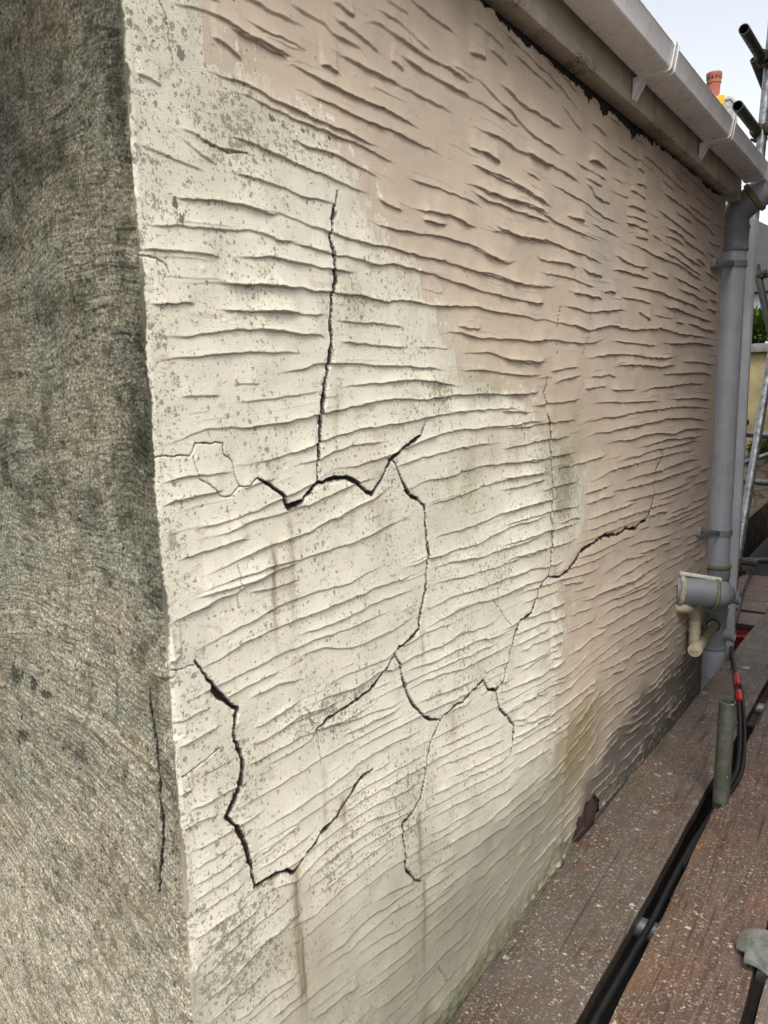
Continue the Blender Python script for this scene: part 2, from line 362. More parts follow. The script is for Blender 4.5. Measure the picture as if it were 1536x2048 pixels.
LICHEN = [[0.0553,1.6569,0.0645,0.0837,0.6],[0.1433,1.6202,0.136,0.0688,0.75],[0.2823,1.6267,0.0947,0.0384,0.8],[0.0606,1.5537,0.074,0.0706,0.6],[0.3127,1.4054,0.0682,0.0557,0.4],[0.0284,1.3479,0.058,0.0449,0.4],[0.3856,1.4378,0.0879,0.0436,0.5],[0.2163,1.2283,0.1535,0.0407,0.4],[0.804,1.3038,0.1917,0.0483,0.9],[1.2249,1.0781,0.1782,0.136,0.85],[0.6277,1.101,0.2164,0.1102,0.5],[0.1665,1.0778,0.1555,0.0408,0.35],[0.2566,0.8207,0.186,0.0622,0.6],[0.1862,0.7644,0.1256,0.09,0.5],[0.4945,0.5747,0.1799,0.115,0.6],[0.1086,0.5353,0.1649,0.0978,0.7],[0.3419,0.5152,0.149,0.1152,0.55],[0.0675,0.9689,0.0666,0.0519,0.5],[0.8961,0.9004,0.2967,0.1325,0.45],[0.7815,0.6592,0.2239,0.1098,0.4],[0.4301,0.9198,0.1734,0.0851,0.4]]
BLOBS = [[1.4067,0.3105,0.168,0.1228,0.8,'ochre'],[1.2912,0.2434,0.0951,0.0892,0.55,'ochre'],[0.9036,0.1233,0.4106,0.2202,0.8,'grey'],[0.6285,0.1121,0.3074,0.1479,0.8,'grey'],[1.1315,0.2081,0.1939,0.1264,0.45,'grey'],[0.1868,1.6301,0.0997,0.0415,0.22,'olive'],[0.0996,1.572,0.0473,0.0503,0.15,'olive'],[0.3853,1.4305,0.0501,0.0509,0.28,'olive'],[1.2238,1.1028,0.1451,0.1353,0.35,'olive'],[0.7312,1.0863,0.1406,0.078,0.2,'olive'],[0.804,1.299,0.1701,0.0387,0.3,'olive'],[0.2092,1.1184,0.1126,0.0417,0.12,'olive'],[0.111,0.835,0.0824,0.0766,0.15,'olive'],[0.3329,0.3256,0.4443,0.1381,0.55,'grey'],[0.0568,0.4866,0.1434,0.0806,0.3,'grey'],[0.7349,0.1681,0.4444,0.2254,0.5,'grey'],[0.2351,0.4491,0.082,0.1344,0.25,'rust'],[0.4914,0.4779,0.1478,0.1173,0.22,'grey'],[0.4126,1.1715,0.0675,0.0475,0.15,'pink'],[1.5339,1.5644,0.1676,0.2167,0.45,'lilac'],[1.4277,1.7012,0.0904,0.1069,0.4,'lilac'],[0.2296,1.6531,0.0154,0.0055,0.85,'black'],[0.2466,1.6499,0.0089,0.0062,0.7,'black'],[0.3432,1.6547,0.0068,0.004,0.95,'black'],[0.2869,1.6517,0.0042,0.0032,0.9,'black'],[0.0577,1.5199,0.0052,0.0082,0.85,'black'],[0.0655,1.508,0.006,0.0066,0.8,'black'],[0.0215,1.1391,0.0089,0.0119,0.4,'black'],[0.0849,1.7119,0.0037,0.0074,0.6,'black'],[0.0805,1.6858,0.0045,0.0053,0.7,'black'],[0.0666,1.6497,0.0029,0.0042,0.6,'black'],[0.0017,1.3642,0.0034,0.0065,1,'black'],[0.0019,1.3505,0.0055,0.0038,1,'black'],[-0.0029,1.3357,0.0055,0.0066,1,'black'],[-0.0076,1.2762,0.0055,0.0056,0.9,'black'],[0.8936,1.1685,0.1654,0.0625,0.25,'pink'],[1.2353,0.8501,0.2004,0.1169,0.2,'pink']]
STREAKS = [[0.1903,1.0938,0.943,0.0045,0.6,0],[0.2276,1.1294,0.9502,0.0063,0.3,0],[0.2111,1.0683,0.9972,0.0134,0.25,0],[0.2089,0.6011,0.34,0.0094,0.5,0],[0.2175,0.4953,0.3284,0.004,0.55,0],[0.3285,0.6559,0.5659,0.0084,0.5,0],[0.5576,0.5134,0.3808,0.0079,0.55,0],[0.5684,0.3671,0.1591,0.0064,0.5,0],[0.2813,0.7291,0.5812,0.0072,0.3,1],[0.5752,0.8677,0.7748,0.0069,0.35,0],[0.6869,0.6626,0.5677,0.014,0.3,0],[0.4454,1.1268,1.0277,0.0142,0.22,0],[0.34,1.3061,1.1955,0.0072,0.35,1],[0.7622,1.1801,1.0321,0.0288,0.28,1],[0.6835,1.1591,1.0551,0.0132,0.22,1],[1.248,1.1372,0.9355,0.0331,0.4,1],[1.1837,1.3077,1.1423,0.0123,0.2,1],[0.371,1.1295,1.0669,0.0103,0.25,1],[0.4737,1.106,1.0471,0.0089,0.3,1],[0.109,0.9346,0.8733,0.0036,0.2,0],[0.9662,1.1837,1.0692,0.0177,0.25,2],[0.8589,1.1818,1.1098,0.0227,0.3,2],[0.9294,1.1654,1.1012,0.0122,0.35,2],[0.2752,1.5099,1.4835,0.0116,0.3,1],[0.3781,1.5367,1.5084,0.0049,0.5,1]]
END_CRACK = "342 9533 341 9183 298 8867 306 8424 329 8025 299 7752 303 7522 375 7208 464 6734"
END_BLOBS = [[0.0342,1.6932,0.0496,0.0567,0.6],[0.0169,1.6304,0.0204,0.0674,0.8],[0.0095,1.554,0.0165,0.0447,0.8],[0.1667,1.6775,0.0882,0.0622,0.4],[0.0238,1.4358,0.0172,0.0319,0.5],[0.0432,1.349,0.0358,0.0336,0.7],[0.1732,1.389,0.1252,0.0357,0.4],[0.3362,0.9092,0.0187,0.0175,0.9],[0.2924,0.907,0.0102,0.0124,1],[0.2579,0.896,0.0174,0.0062,1],[0.3332,0.8172,0.0163,0.0082,0.9],[0.1937,0.8235,0.0187,0.0106,0.7],[0.2347,1.1799,0.0046,0.0107,0.9],[0.2894,0.5822,0.0403,0.0175,0.5],[0.2444,1.1218,0.0059,0.0056,0.8],[0.305,1.2164,0.0098,0.0069,0.8],[0.0063,1.3644,0.0137,0.0163,0.7]]
# ---------------------------------------------------------------- helpers
def obj(name, me, mat=None, parent=None, smooth=True):
    if isinstance(me, bmesh.types.BMesh):
        m = bpy.data.meshes.new(name); me.normal_update(); me.to_mesh(m); me.free(); me = m
    if mat is not None: me.materials.append(mat)
    if smooth:
        me.polygons.foreach_set('use_smooth', np.ones(len(me.polygons), dtype=bool))
        try: me.set_sharp_from_angle(angle=R(38))
        except Exception: pass
    o = bpy.data.objects.new(name, me); COL.objects.link(o)
    if parent is not None:
        o.parent = parent; o.matrix_parent_inverse = Matrix.Translation(parent.location).inverted()
    return o
def thing(name, label, cat, loc=(0, 0, 0), group=None):
    o = bpy.data.objects.new(name, None); COL.objects.link(o); o.location = loc
    o.empty_display_size = 0.1
    o['label'] = label; o['category'] = cat
    if group: o['group'] = group
    return o
def tag(o, label, cat, group=None):
    o['label'] = label; o['category'] = cat
    if group: o['group'] = group
    return o

def smoothstep(a, b, x):
    t = np.clip((x - a) / (b - a), 0, 1); return t * t * (3 - 2 * t)
_T = {}
def vnoise(x, y, seed=0):
    """value noise in -1..1"""
    if seed not in _T: _T[seed] = (np.random.RandomState(seed).rand(65536).astype(np.float32) * 2 - 1)
    T = _T[seed]; x = np.asarray(x, np.float32); y = np.asarray(y, np.float32)
    xf = np.floor(x); yf = np.floor(y); fx = x - xf; fy = y - yf; fx = fx * fx * (3 - 2 * fx); fy = fy * fy * (3 - 2 * fy)
    xi = xf.astype(np.int32); yi = yf.astype(np.int32); x0 = (xi & 255) << 8; x1 = ((xi + 1) & 255) << 8; y0 = yi & 255; y1 = (yi + 1) & 255
    a = T.take(x0 | y0); b = T.take(x1 | y0); c = T.take(x0 | y1); d = T.take(x1 | y1)
    a += (b - a) * fx; c += (d - c) * fx
    return a + (c - a) * fy
def fbm(x, y, seed=0, octs=4, gain=0.5):
    s = 0; a = 1; t = 0
    for o in range(octs):
        s = s + a * vnoise(x * 2 ** o + 17.3 * o, y * 2 ** o + 9.1 * o, seed + o); t += a; a *= gain
    return s / t

# node helper
class NT:
    def __init__(self, name):
        self.m = bpy.data.materials.new(name); self.m.use_nodes = True
        self.t = self.m.node_tree; self.n = self.t.nodes; self.l = self.t.links; self.n.clear()
        self.out = self.n.new('ShaderNodeOutputMaterial'); self.b = self.n.new('ShaderNodeBsdfPrincipled')
        self.l.new(self.b.outputs[0], self.out.inputs[0])
        self.geo = self.n.new('ShaderNodeTexCoord').outputs['Object']
    def put(self, node, k, v):
        if isinstance(v, bpy.types.NodeSocket): self.l.new(v, node.inputs[k])
        elif v is not None: node.inputs[k].default_value = v
    def math(self, op, a, b=None, c=None, clamp=False):
        n = self.n.new('ShaderNodeMath'); n.operation = op; n.use_clamp = clamp
        self.put(n, 0, a); self.put(n, 1, b)
        if c is not None: self.put(n, 2, c)
        return n.outputs[0]
    def noise(self, scale, detail=4, rough=0.55, vec=None, dist=0.0, color=False):
        n = self.n.new('ShaderNodeTexNoise'); self.put(n, 'Vector', vec if vec is not None else self.geo)
        n.inputs['Scale'].default_value = scale; n.inputs['Detail'].default_value = detail; n.inputs['Roughness'].default_value = rough
        n.inputs['Distortion'].default_value = dist
        return n.outputs[1 if color else 0]
    def voro(self, scale, vec=None, feature='F1', rand=1.0, dim=None):
        n = self.n.new('ShaderNodeTexVoronoi'); n.feature = feature
        if dim: n.voronoi_dimensions = '2D'; q = self.sep(vec if vec is not None else self.geo); vec = self.comb(q['XYZ'.index(dim[0])], q['XYZ'.index(dim[1])])
        self.put(n, 'Vector', vec if vec is not None else self.geo)
        n.inputs['Scale'].default_value = scale; n.inputs['Randomness'].default_value = rand
        return n
    def mapv(self, scale=(1, 1, 1), rot=(0, 0, 0), loc=(0, 0, 0), vec=None):
        n = self.n.new('ShaderNodeMapping'); self.put(n, 'Vector', vec if vec is not None else self.geo)
        n.inputs['Scale'].default_value = scale; n.inputs['Rotation'].default_value = rot; n.inputs['Location'].default_value = loc
        return n.outputs[0]
    def ramp(self, x, a, b, lo=0.0, hi=1.0):
        n = self.n.new('ShaderNodeMapRange'); n.interpolation_type = 'SMOOTHSTEP'
        self.put(n, 'Value', x); n.inputs['From Min'].default_value = a; n.inputs['From Max'].default_value = b
        n.inputs['To Min'].default_value = lo; n.inputs['To Max'].default_value = hi
        return n.outputs[0]
    def mix(self, f, a, b, mode='MIX'):
        n = self.n.new('ShaderNodeMix'); n.data_type = 'RGBA'; n.blend_type = mode
        self.put(n, 0, f)
        for k, v in ((6, a), (7, b)):
            self.put(n, k, (tuple(v) + (1,)) if isinstance(v, (tuple, list)) and len(v) == 3 else v)
        return n.outputs[2]
    def attr(self, name):
        n = self.n.new('ShaderNodeAttribute'); n.attribute_name = name; return n
    def sep(self, v):
        n = self.n.new('ShaderNodeSeparateXYZ'); self.put(n, 0, v); return n.outputs
    def comb(self, x, y, z=0.0):
        n = self.n.new('ShaderNodeCombineXYZ'); self.put(n, 0, x); self.put(n, 1, y); self.put(n, 2, z); return n.outputs[0]
    def vadd(self, a, b, op='ADD'):
        n = self.n.new('ShaderNodeVectorMath'); n.operation = op; self.put(n, 0, a)
        if op == 'SCALE': n.inputs['Scale'].default_value = b
        else: self.put(n, 1, b)
        return n.outputs[0]
    def bump(self, h, dist, strength=1.0, prev=None):
        n = self.n.new('ShaderNodeBump'); self.put(n, 'Height', h); n.inputs['Distance'].default_value = dist; n.inputs['Strength'].default_value = strength
        if prev is not None: self.l.new(prev, n.inputs['Normal'])
        return n.outputs[0]
    def fin(self, color=None, rough=None, metal=None, normal=None, spec=None, coat=None):
        for k, v in (('Base Color', color), ('Roughness', rough), ('Metallic', metal), ('Normal', normal), ('Specular IOR Level', spec), ('Coat Weight', coat)):
            if v is not None: self.put(self.b, k, (tuple(v) + (1,)) if isinstance(v, tuple) and len(v) == 3 else v)
        return self.m

# ---------------------------------------------------------------- materials
def mat_render():
    t = NT('painted_render')
    paint = t.attr('paint').outputs['Color']; ms = t.attr('mask').outputs['Color']; mr, mg, mb = t.sep(ms)
    warp = t.vadd(t.geo, t.vadd(t.vadd(t.noise(260, 3, .6, color=True), (.5, .5, .5), 'SUBTRACT'), 0.013, 'SCALE'))
    spots = None
    for sc, k, off in ((100, .60, 0), (185, .66, 3.1), (320, .72, 7.7)):
        v = t.voro(sc, t.vadd(warp, (off, off, off)), dim='XZ')
        rr = t.sep(v.outputs['Color'])
        thr = t.math('MULTIPLY', t.math('MULTIPLY', rr[0], rr[0]), k)
        thr = t.math('MULTIPLY', thr, t.math('ADD', t.math('MULTIPLY', mr, .9), .28))
        s = t.ramp(t.math('SUBTRACT', thr, v.outputs['Distance']), -0.01, 0.05)
        # thin the spots out where the growth is sparse
        s = t.math('MULTIPLY', s, t.ramp(t.math('SUBTRACT', t.math('ADD', t.math('MULTIPLY', mr, 1.05), t.math('MULTIPLY', t.noise(26, 4, .65), 1.0)), t.math('ADD', rr[1], .46)), -.05, .1))
        spots = s if spots is None else t.math('MAXIMUM', spots, s)
    lc = t.mix(t.noise(60, 2), (.12, .11, .065), (.30, .27, .18))
    lc = t.mix(t.ramp(t.noise(500, 2), .45, .65, 0, .5), lc, (.42, .41, .33))
    c = t.mix(t.ramp(t.noise(14, 4), .3, .7), t.mix(1.0, paint, (.95, .95, .93), 'MULTIPLY'), t.mix(1.0, paint, (1.04, 1.03, 1.0), 'MULTIPLY'))
    # fine streaks washed down the wall
    st = t.noise(1.0, 4, .6, vec=t.mapv((90, 90, 5)))
    c = t.mix(t.ramp(st, .52, .75, 0, .14), c, (.30, .26, .19))
    # fine film of grime between the spots
    film = t.math('MULTIPLY', t.ramp(t.noise(900, 3, .7), .45, .72), t.math('MULTIPLY', mr, .55))
    c = t.mix(film, c, (.36, .34, .25))
    c = t.mix(t.math('MULTIPLY', spots, .80), c, lc)
    # black pin holes everywhere, sparse
    v = t.voro(48, warp, dim='XZ'); rr = t.sep(v.outputs['Color'])
    pin = t.math('MULTIPLY', t.ramp(v.outputs['Distance'], .035, .07, 1, 0), t.ramp(rr[0], .90, .93))
    c = t.mix(pin, c, (.05, .04, .03))
    # cracks and open holes: dirt
    c = t.mix(mb, c, t.mix(t.noise(300, 2), (.008, .007, .006), (.035, .028, .022)))
    n1 = t.bump(t.noise(650, 4, .65), .0011, .75)
    n2 = t.bump(t.noise(1.0, 3, .6, vec=t.mapv((60, 60, 520), (0, R(-12), 0))), .0006, .6, n1)
    n3 = t.bump(t.noise(2200, 2, .5), .0003, .5, n2)
    return t.fin(c, t.ramp(mg, 0, 1, .92, .62), normal=n3, spec=.25)
def mat_end():
    t = NT('brushed_render')
    paint = t.attr('paint').outputs['Color']; ms = t.attr('mask').outputs['Color']; mr, mg, mb = t.sep(ms)
    fl = t.attr('flow').outputs['Vector']
    g0 = t.noise(1.0, 4, .65, vec=t.mapv((26, 250, 1), vec=fl), dist=1.5)
    g1 = t.noise(250, 6, .8)
    g2 = t.noise(1.0, 3, .6, vec=t.mapv((16, 210, 1), vec=fl))
    v = t.math('ADD', t.math('MULTIPLY', g0, .22), t.math('MULTIPLY', g1, .78))
    c = t.mix(t.ramp(v, .41, .50), t.mix(1.0, paint, (.30, .31, .28), 'MULTIPLY'), paint)
    c = t.mix(t.ramp(v, .50, .60), c, t.mix(1.0, paint, (2.2, 2.15, 2.05), 'MULTIPLY'))
    c = t.mix(t.ramp(g2, .55, .72, 0, .25), c, t.mix(1.0, paint, (1.7, 1.66, 1.56), 'MULTIPLY'))
    c = t.mix(t.ramp(t.noise(34, 7, .8), .49, .60, 0, .8), c, t.mix(1.0, paint, (.40, .43, .33), 'MULTIPLY'))
    c = t.mix(t.ramp(t.noise(9, 4, .6), .48, .7, 0, .3), c, t.mix(1.0, paint, (.85, .70, .52), 'MULTIPLY'))
    lich = t.math('MULTIPLY', t.ramp(t.noise(24, 5, .75), .54, .66), t.ramp(g1, .4, .6))
    c = t.mix(t.math('MULTIPLY', lich, .6), c, (.36, .36, .27))
    w2 = t.vadd(t.geo, t.vadd(t.vadd(t.noise(120, 4, .7, color=True), (.5, .5, .5), 'SUBTRACT'), 0.02, 'SCALE'))
    vv = t.voro(60, w2, dim='YZ'); rr = t.sep(vv.outputs['Color'])
    dk = t.math('MULTIPLY', t.ramp(vv.outputs['Distance'], .12, .25, 1, 0), t.ramp(rr[0], .8, .86))
    c = t.mix(t.math('MULTIPLY', dk, .7), c, (.02, .022, .018))
    c = t.mix(mb, c, t.mix(g1, (.006, .006, .006), (.03, .03, .028)))
    h = t.math('ADD', t.math('MULTIPLY', g0, .3), t.math('ADD', t.math('MULTIPLY', g1, .7), t.math('MULTIPLY', g2, .35)))
    n = t.bump(h, .0048, .9)
    n = t.bump(t.noise(1500, 2), .0006, .6, n)
    return t.fin(c, .93, normal=n, spec=.2)
def mat_wood(name, dust, hue, rail=False, axis='X'):
    t = NT(name)
    vec = t.mapv((1, 1, 1), (0, 0, R(90)) if axis == 'Y' else (0, 0, 0))
    rnd = t.n.new('ShaderNodeObjectInfo').outputs['Random']
    vec = t.vadd(vec, t.comb(t.math('MULTIPLY', rnd, 37.0), t.math('MULTIPLY', rnd, 11.0), 0))
    grain = t.noise(1.0, 5, .65, vec=t.mapv((6, 130, 130), vec=vec), dist=1.2)
    fine = t.noise(1.0, 4, .7, vec=t.mapv((30, 600, 600), vec=vec))
    blot = t.noise(7, 5, .6, vec=vec)
    c = t.mix(t.ramp(grain, .38, .62), tuple(h * .55 for h in hue), tuple(h * 1.35 for h in hue))
    c = t.mix(t.ramp(fine, .4, .68, 0, .55), c, tuple(h * .45 for h in hue))
    c = t.mix(t.ramp(blot, .5, .72, 0, .55), c, (.16, .055, .03))
    c = t.mix(t.ramp(t.noise(3.1, 4, .6, vec=vec), .52, .75, 0, .5), c, (.20, .11, .035))
    c = t.mix(t.ramp(t.noise(5, 6, .7, vec=vec), .35, .62, 0, dust), c, (.115, .10, .082))
    # knots
    kv = t.voro(5.5, t.mapv((1, 3.2, 1), vec=vec)); kr = t.sep(kv.outputs['Color'])
    kn = t.math('MULTIPLY', t.ramp(kv.outputs['Distance'], .05, .10, 1, 0), t.ramp(kr[0], .72, .76))
    c = t.mix(t.math('MULTIPLY', kn, .8), c, (.03, .02, .015))
    # splashes of mortar and paint
    w = t.vadd(vec, t.vadd(t.vadd(t.noise(170, 4, .75, vec=vec, color=True), (.5, .5, .5), 'SUBTRACT'), 0.022, 'SCALE'))
    dens = t.ramp(t.noise(6, 5, .65, vec=t.vadd(vec, (3, 3, 3))), .42, .70)
    sp = None
    for sc, k, d0 in ((22, .38, .98), (55, .40, .95), (120, .44, .85), (230, .50, .72), (420, .54, .60)):
        v = t.voro(sc, t.mapv((1, .8, 1), (0, 0, R(35)), vec=t.vadd(w, (sc, 0, 0))), dim='XY'); rr = t.sep(v.outputs['Color'])
        s = t.math('MULTIPLY', t.ramp(t.math('SUBTRACT', t.math('MULTIPLY', rr[1], k), v.outputs['Distance']), 0, .06),
                   t.ramp(t.math('ADD', rr[0], t.math('MULTIPLY', dens, .28)), d0 + .10, d0 + .16))
        sp = s if sp is None else t.math('MAXIMUM', sp, s)
    if not rail:
        c = t.mix(t.math('MULTIPLY', sp, .88), c, t.mix(t.noise(90, 2), (.62, .54, .42), (.40, .36, .30)))
    c = t.mix(t.ramp(t.noise(1.0, 3, .6, vec=t.mapv((2.2, 55, 1), vec=vec), dist=.6), .60, .66, 0, .6), c, tuple(h * .25 for h in hue))
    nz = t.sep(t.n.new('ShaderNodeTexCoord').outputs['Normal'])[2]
    c = t.mix(t.ramp(nz, .25, .7, .93, 0), c, (.012, .009, .007))  # side and under faces painted near-black for the shade in the gaps
    h = t.math('ADD', t.math('MULTIPLY', grain, .5), t.math('MULTIPLY', fine, .6))
    n = t.bump(h, .0016, .8)
    if not rail: n = t.bump(sp, .0012, .8, n)
    ro = t.ramp(t.noise(11, 4, .6, vec=vec), .35, .65, .34, .62)
    ro = t.math('MAXIMUM', ro, t.math('MULTIPLY', sp, .8))
    return t.fin(c, ro, normal=n, spec=.45)
def mat_plastic(name, col, dirt=.35, rough=.38, dcol=(.12, .115, .09), specks=True, run=True):
    t = NT(name)
    c = t.mix(t.ramp(t.noise(9, 4, .6), .35, .7), col, tuple(v * .86 for v in col))
    c = t.mix(t.ramp(t.noise(1.0, 4, .6, vec=t.mapv((45, 45, 7) if run else (9, 9, 9))), .5, .8, 0, dirt), c, dcol)
    c = t.mix(t.ramp(t.noise(38, 5, .75), .6, .75, 0, dirt * 1.3), c, dcol)
    if specks:
        v = t.voro(46); rr = t.sep(v.outputs['Color'])
        c = t.mix(t.math('MULTIPLY', t.ramp(v.outputs['Distance'], .04, .10, 1, 0), t.ramp(rr[0], .84, .88)), c, (.03, .03, .025))
    n = t.bump(t.noise(120, 3), .0004, .4)
    return t.fin(c, t.ramp(t.noise(24, 3), .3, .7, rough - .06, rough + .16), normal=n)
def mat_steel(name, col=(.36, .37, .37), dark=.5, metal=.75, green=0.0):
    t = NT(name)
    c = t.mix(t.ramp(t.noise(30, 5, .7), .35, .65), col, tuple(v * dark for v in col))
    c = t.mix(t.ramp(t.noise(11, 4, .6), .55, .72, 0, .5), c, (.13, .10, .075))
    if green: c = t.mix(t.ramp(t.noise(6, 3), .35, .6, 0, green), c, (.07, .085, .05))
    v = t.voro(75); rr = t.sep(v.outputs['Color'])
    c = t.mix(t.math('MULTIPLY', t.ramp(v.outputs['Distance'], .10, .2, 1, 0), t.ramp(rr[0], .82, .86)), c, (.55, .52, .46))
    n = t.bump(t.noise(180, 4, .7), .0006, .5)
    return t.fin(c, t.ramp(t.noise(40, 3), .3, .7, .38, .62), metal, n)
def mat_plain(name, col, rough=.6, var=.25, scale=20, metal=0.0, bump=.0008, bscale=None):
    t = NT(name)
    c = t.mix(t.ramp(t.noise(scale, 5, .65), .3, .7), tuple(min(1, v * (1 + var)) for v in col), tuple(v * (1 - var) for v in col))
    n = t.bump(t.noise(bscale or scale * 6, 4, .7), bump, .8)
    return t.fin(c, rough, metal, n)
def mat_brick(name, brick=(.17, .05, .035), mortar=(.16, .14, .11), s=1.0):
    t = NT(name)
    b = t.n.new('ShaderNodeTexBrick'); xs = t.sep(t.geo)
    t.put(b, 'Vector', t.comb(t.math('ADD', xs[0], xs[1]), xs[2]))
    b.inputs['Scale'].default_value = 1.0; b.inputs['Brick Width'].default_value = .225 * s; b.inputs['Row Height'].default_value = .075 * s
    b.inputs['Mortar Size'].default_value = .008 * s
    b.inputs['Color1'].default_value = brick + (1,); b.inputs['Color2'].default_value = tuple(v * .55 for v in brick) + (1,); b.inputs['Mortar'].default_value = mortar + (1,)
    c = t.mix(t.ramp(t.noise(35, 4), .4, .7, 0, .6), b.outputs[0], (.05, .045, .035))
    n = t.bump(b.outputs[1], .006, -.8); n = t.bump(t.noise(160, 4), .002, .8, n)
    return t.fin(c, .92, normal=n)
def mat_fascia():
    t = NT('old_painted_timber'); xs = t.sep(t.geo)
    c = t.mix(t.ramp(t.noise(10, 4), .3, .7), (.60, .54, .44), (.50, .44, .35))
    c = t.mix(t.ramp(t.noise(1.0, 4, .6, vec=t.mapv((22, 22, 4))), .45, .75, 0, .4), c, (.20, .15, .10))
    low = t.ramp(t.math('ADD', xs[2], t.math('MULTIPLY', t.noise(8, 3), .030)), 2.020, 2.060, 1, 0)
    patch = t.ramp(t.noise(4.5, 3), .50, .60)
    w = t.vadd(t.mapv((.55, 1, 1.1)), t.vadd(t.noise(70, 3, color=True), .012, 'SCALE'))
    v = t.voro(105, w, 'DISTANCE_TO_EDGE')
    crack = t.math('MULTIPLY', t.ramp(v.outputs['Distance'], .03, .11, 1, 0), t.math('MULTIPLY', low, patch))
    c = t.mix(t.math('MULTIPLY', t.math('MULTIPLY', low, patch), .25), c, (.30, .24, .16))
    c = t.mix(crack, c, (.02, .016, .012))
    n = t.bump(t.math('SUBTRACT', 1.0, crack), .0006, .8); n = t.bump(t.noise(1.0, 3, vec=t.mapv((20, 200, 200))), .0008, .6, n)
    return t.fin(c, .7, normal=n)

M_RENDER = mat_render(); M_END = mat_end(); M_FASCIA = mat_fascia()
M_UPVC = mat_plastic('white_plastic', (.85, .85, .85), .10, .30, (.30, .26, .20))
M_TRIM = mat_plastic('grey_white_plastic', (.50, .51, .54), .16, .4, (.22, .21, .19))
M_GREY = mat_plastic('grey_soil_pipe_plastic', (.37, .385, .42), .30, .34)
M_GREYD = mat_plastic('weathered_grey_fitting_plastic', (.20, .21, .225), .6, .45, run=False)
M_RING = mat_plastic('mossy_seal_ring', (.17, .16, .085), .5, .7, (.04, .045, .02), False)
M_CREAM = mat_plastic('aged_cream_plastic', (.46, .40, .28), .5, .45, (.16, .13, .06), False)
M_OLIVE = mat_plastic('mouldy_cream_plastic', (.33, .31, .17), .5, .5, (.10, .10, .04), False)
M_STEEL = mat_steel('galvanised_steel_tube'); M_STEELD = mat_steel('dull_dark_steel_tube', (.10, .11, .10), .6, .45, .35)
M_STEELG = mat_steel('grimy_green_steel_tube', (.15, .155, .13), .6, .35, .6)
M_IRON = mat_plain('rusty_coupler_iron', (.085, .065, .05), .7, .5, 60, .5, .001)
M_BLACK = mat_plain('black_cable_rubber', (.010, .010, .0105), .5, .4, 60, 0, .0004)
M_RED = mat_plain('red_insulating_tape', (.52, .018, .02), .33, .15, 60)
M_DARK = mat_plain('dark_masonry_and_shade', (.02, .017, .014), .95, .4, 40)
M_BRICK = mat_brick('exposed_red_brick', (.075, .024, .017), (.06, .052, .04))

# ---------------------------------------------------------------- shape helpers
def basis(d):
    d = Vector(d).normalized(); u = d.orthogonal().normalized()
    if abs(d.z) < .99: u = d.cross(Vector((0, 0, 1))).normalized()
    return d, u, d.cross(u).normalized()
def add_lathe(bm, p0, p1, prof, seg=40, caps=True):
    """prof: list of (t along the axis in metres from p0, radius)"""
    p0 = Vector(p0); d, u, v = basis(Vector(p1) - p0); rings = []
    for s, r in prof:
        rings.append([bm.verts.new(p0 + d * s + (u * math.cos(a) + v * math.sin(a)) * r) for a in [2 * math.pi * i / seg for i in range(seg)]])
    for a, b in zip(rings, rings[1:]):
        for i in range(seg): bm.faces.new((a[i], a[(i + 1) % seg], b[(i + 1) % seg], b[i]))
    if caps:
        bm.faces.new(rings[0][::-1]); bm.faces.new(rings[-1])
def add_tube_straight(bm, p0, p1, r, wall=.004, seg=32, open_ends=True):
    L = (Vector(p1) - Vector(p0)).length
    if open_ends:
        prof = [(0, r - wall), (0, r - .0008), (.0008, r), (L - .0008, r), (L, r - .0008), (L, r - wall)]
        add_lathe(bm, p0, p1, prof, seg, False)
        add_lathe(bm, p0, p1, [(0, r - wall), (L, r - wall)], seg, False)
        bmesh.ops.remove_doubles(bm, verts=bm.verts, dist=1e-6)
    else: add_lathe(bm, p0, p1, [(0, r), (L, r)], seg, True)
def catmull(pts, n=8):
    P = [Vector(p) for p in pts]; P = [P[0] * 2 - P[1]] + P + [P[-1] * 2 - P[-2]]; out = []
    for i in range(1, len(P) - 2):
        for k in range(n):
            t = k / n
            out.append(.5 * ((2 * P[i]) + (P[i + 1] - P[i - 1]) * t + (2 * P[i - 1] - 5 * P[i] + 4 * P[i + 1] - P[i + 2]) * t * t + (3 * P[i] - P[i - 1] - 3 * P[i + 1] + P[i + 2]) * t ** 3))
    out.append(P[-2]); return out
def add_path_tube(bm, pts, r, seg=16, caps=True):
    rings = []; n = len(pts); up = Vector((0, 0, 1))
    t0 = (pts[1] - pts[0]).normalized(); u = t0.orthogonal().normalized()
    for i, p in enumerate(pts):
        t = (pts[min(n - 1, i + 1)] - pts[max(0, i - 1)]).normalized()
        u = (u - t * u.dot(t)).normalized(); v = t.cross(u)
        rr = r(i / (n - 1)) if callable(r) else r
        rings.append([bm.verts.new(p + (u * math.cos(a) + v * math.sin(a)) * rr) for a in [2 * math.pi * k / seg for k in range(seg)]])
    for a, b in zip(rings, rings[1:]):
        for i in range(seg): bm.faces.new((a[i], a[(i + 1) % seg], b[(i + 1) % seg], b[i]))
    if caps: bm.faces.new(rings[0][::-1]); bm.faces.new(rings[-1])
def add_box(bm, lo, hi, bev=.0, mat=None):
    r = bmesh.ops.create_cube(bm, size=1.0); vs = r['verts']
    for v in vs:
        for k in range(3): v.co[k] = lo[k] + (v.co[k] + .5) * (hi[k] - lo[k])
    if mat is not None: bmesh.ops.transform(bm, matrix=mat, verts=vs)
    if bev:
        es = list({e for v in vs for e in v.link_edges}); bmesh.ops.bevel(bm, geom=es, offset=bev, segments=2, affect='EDGES', profile=.5)
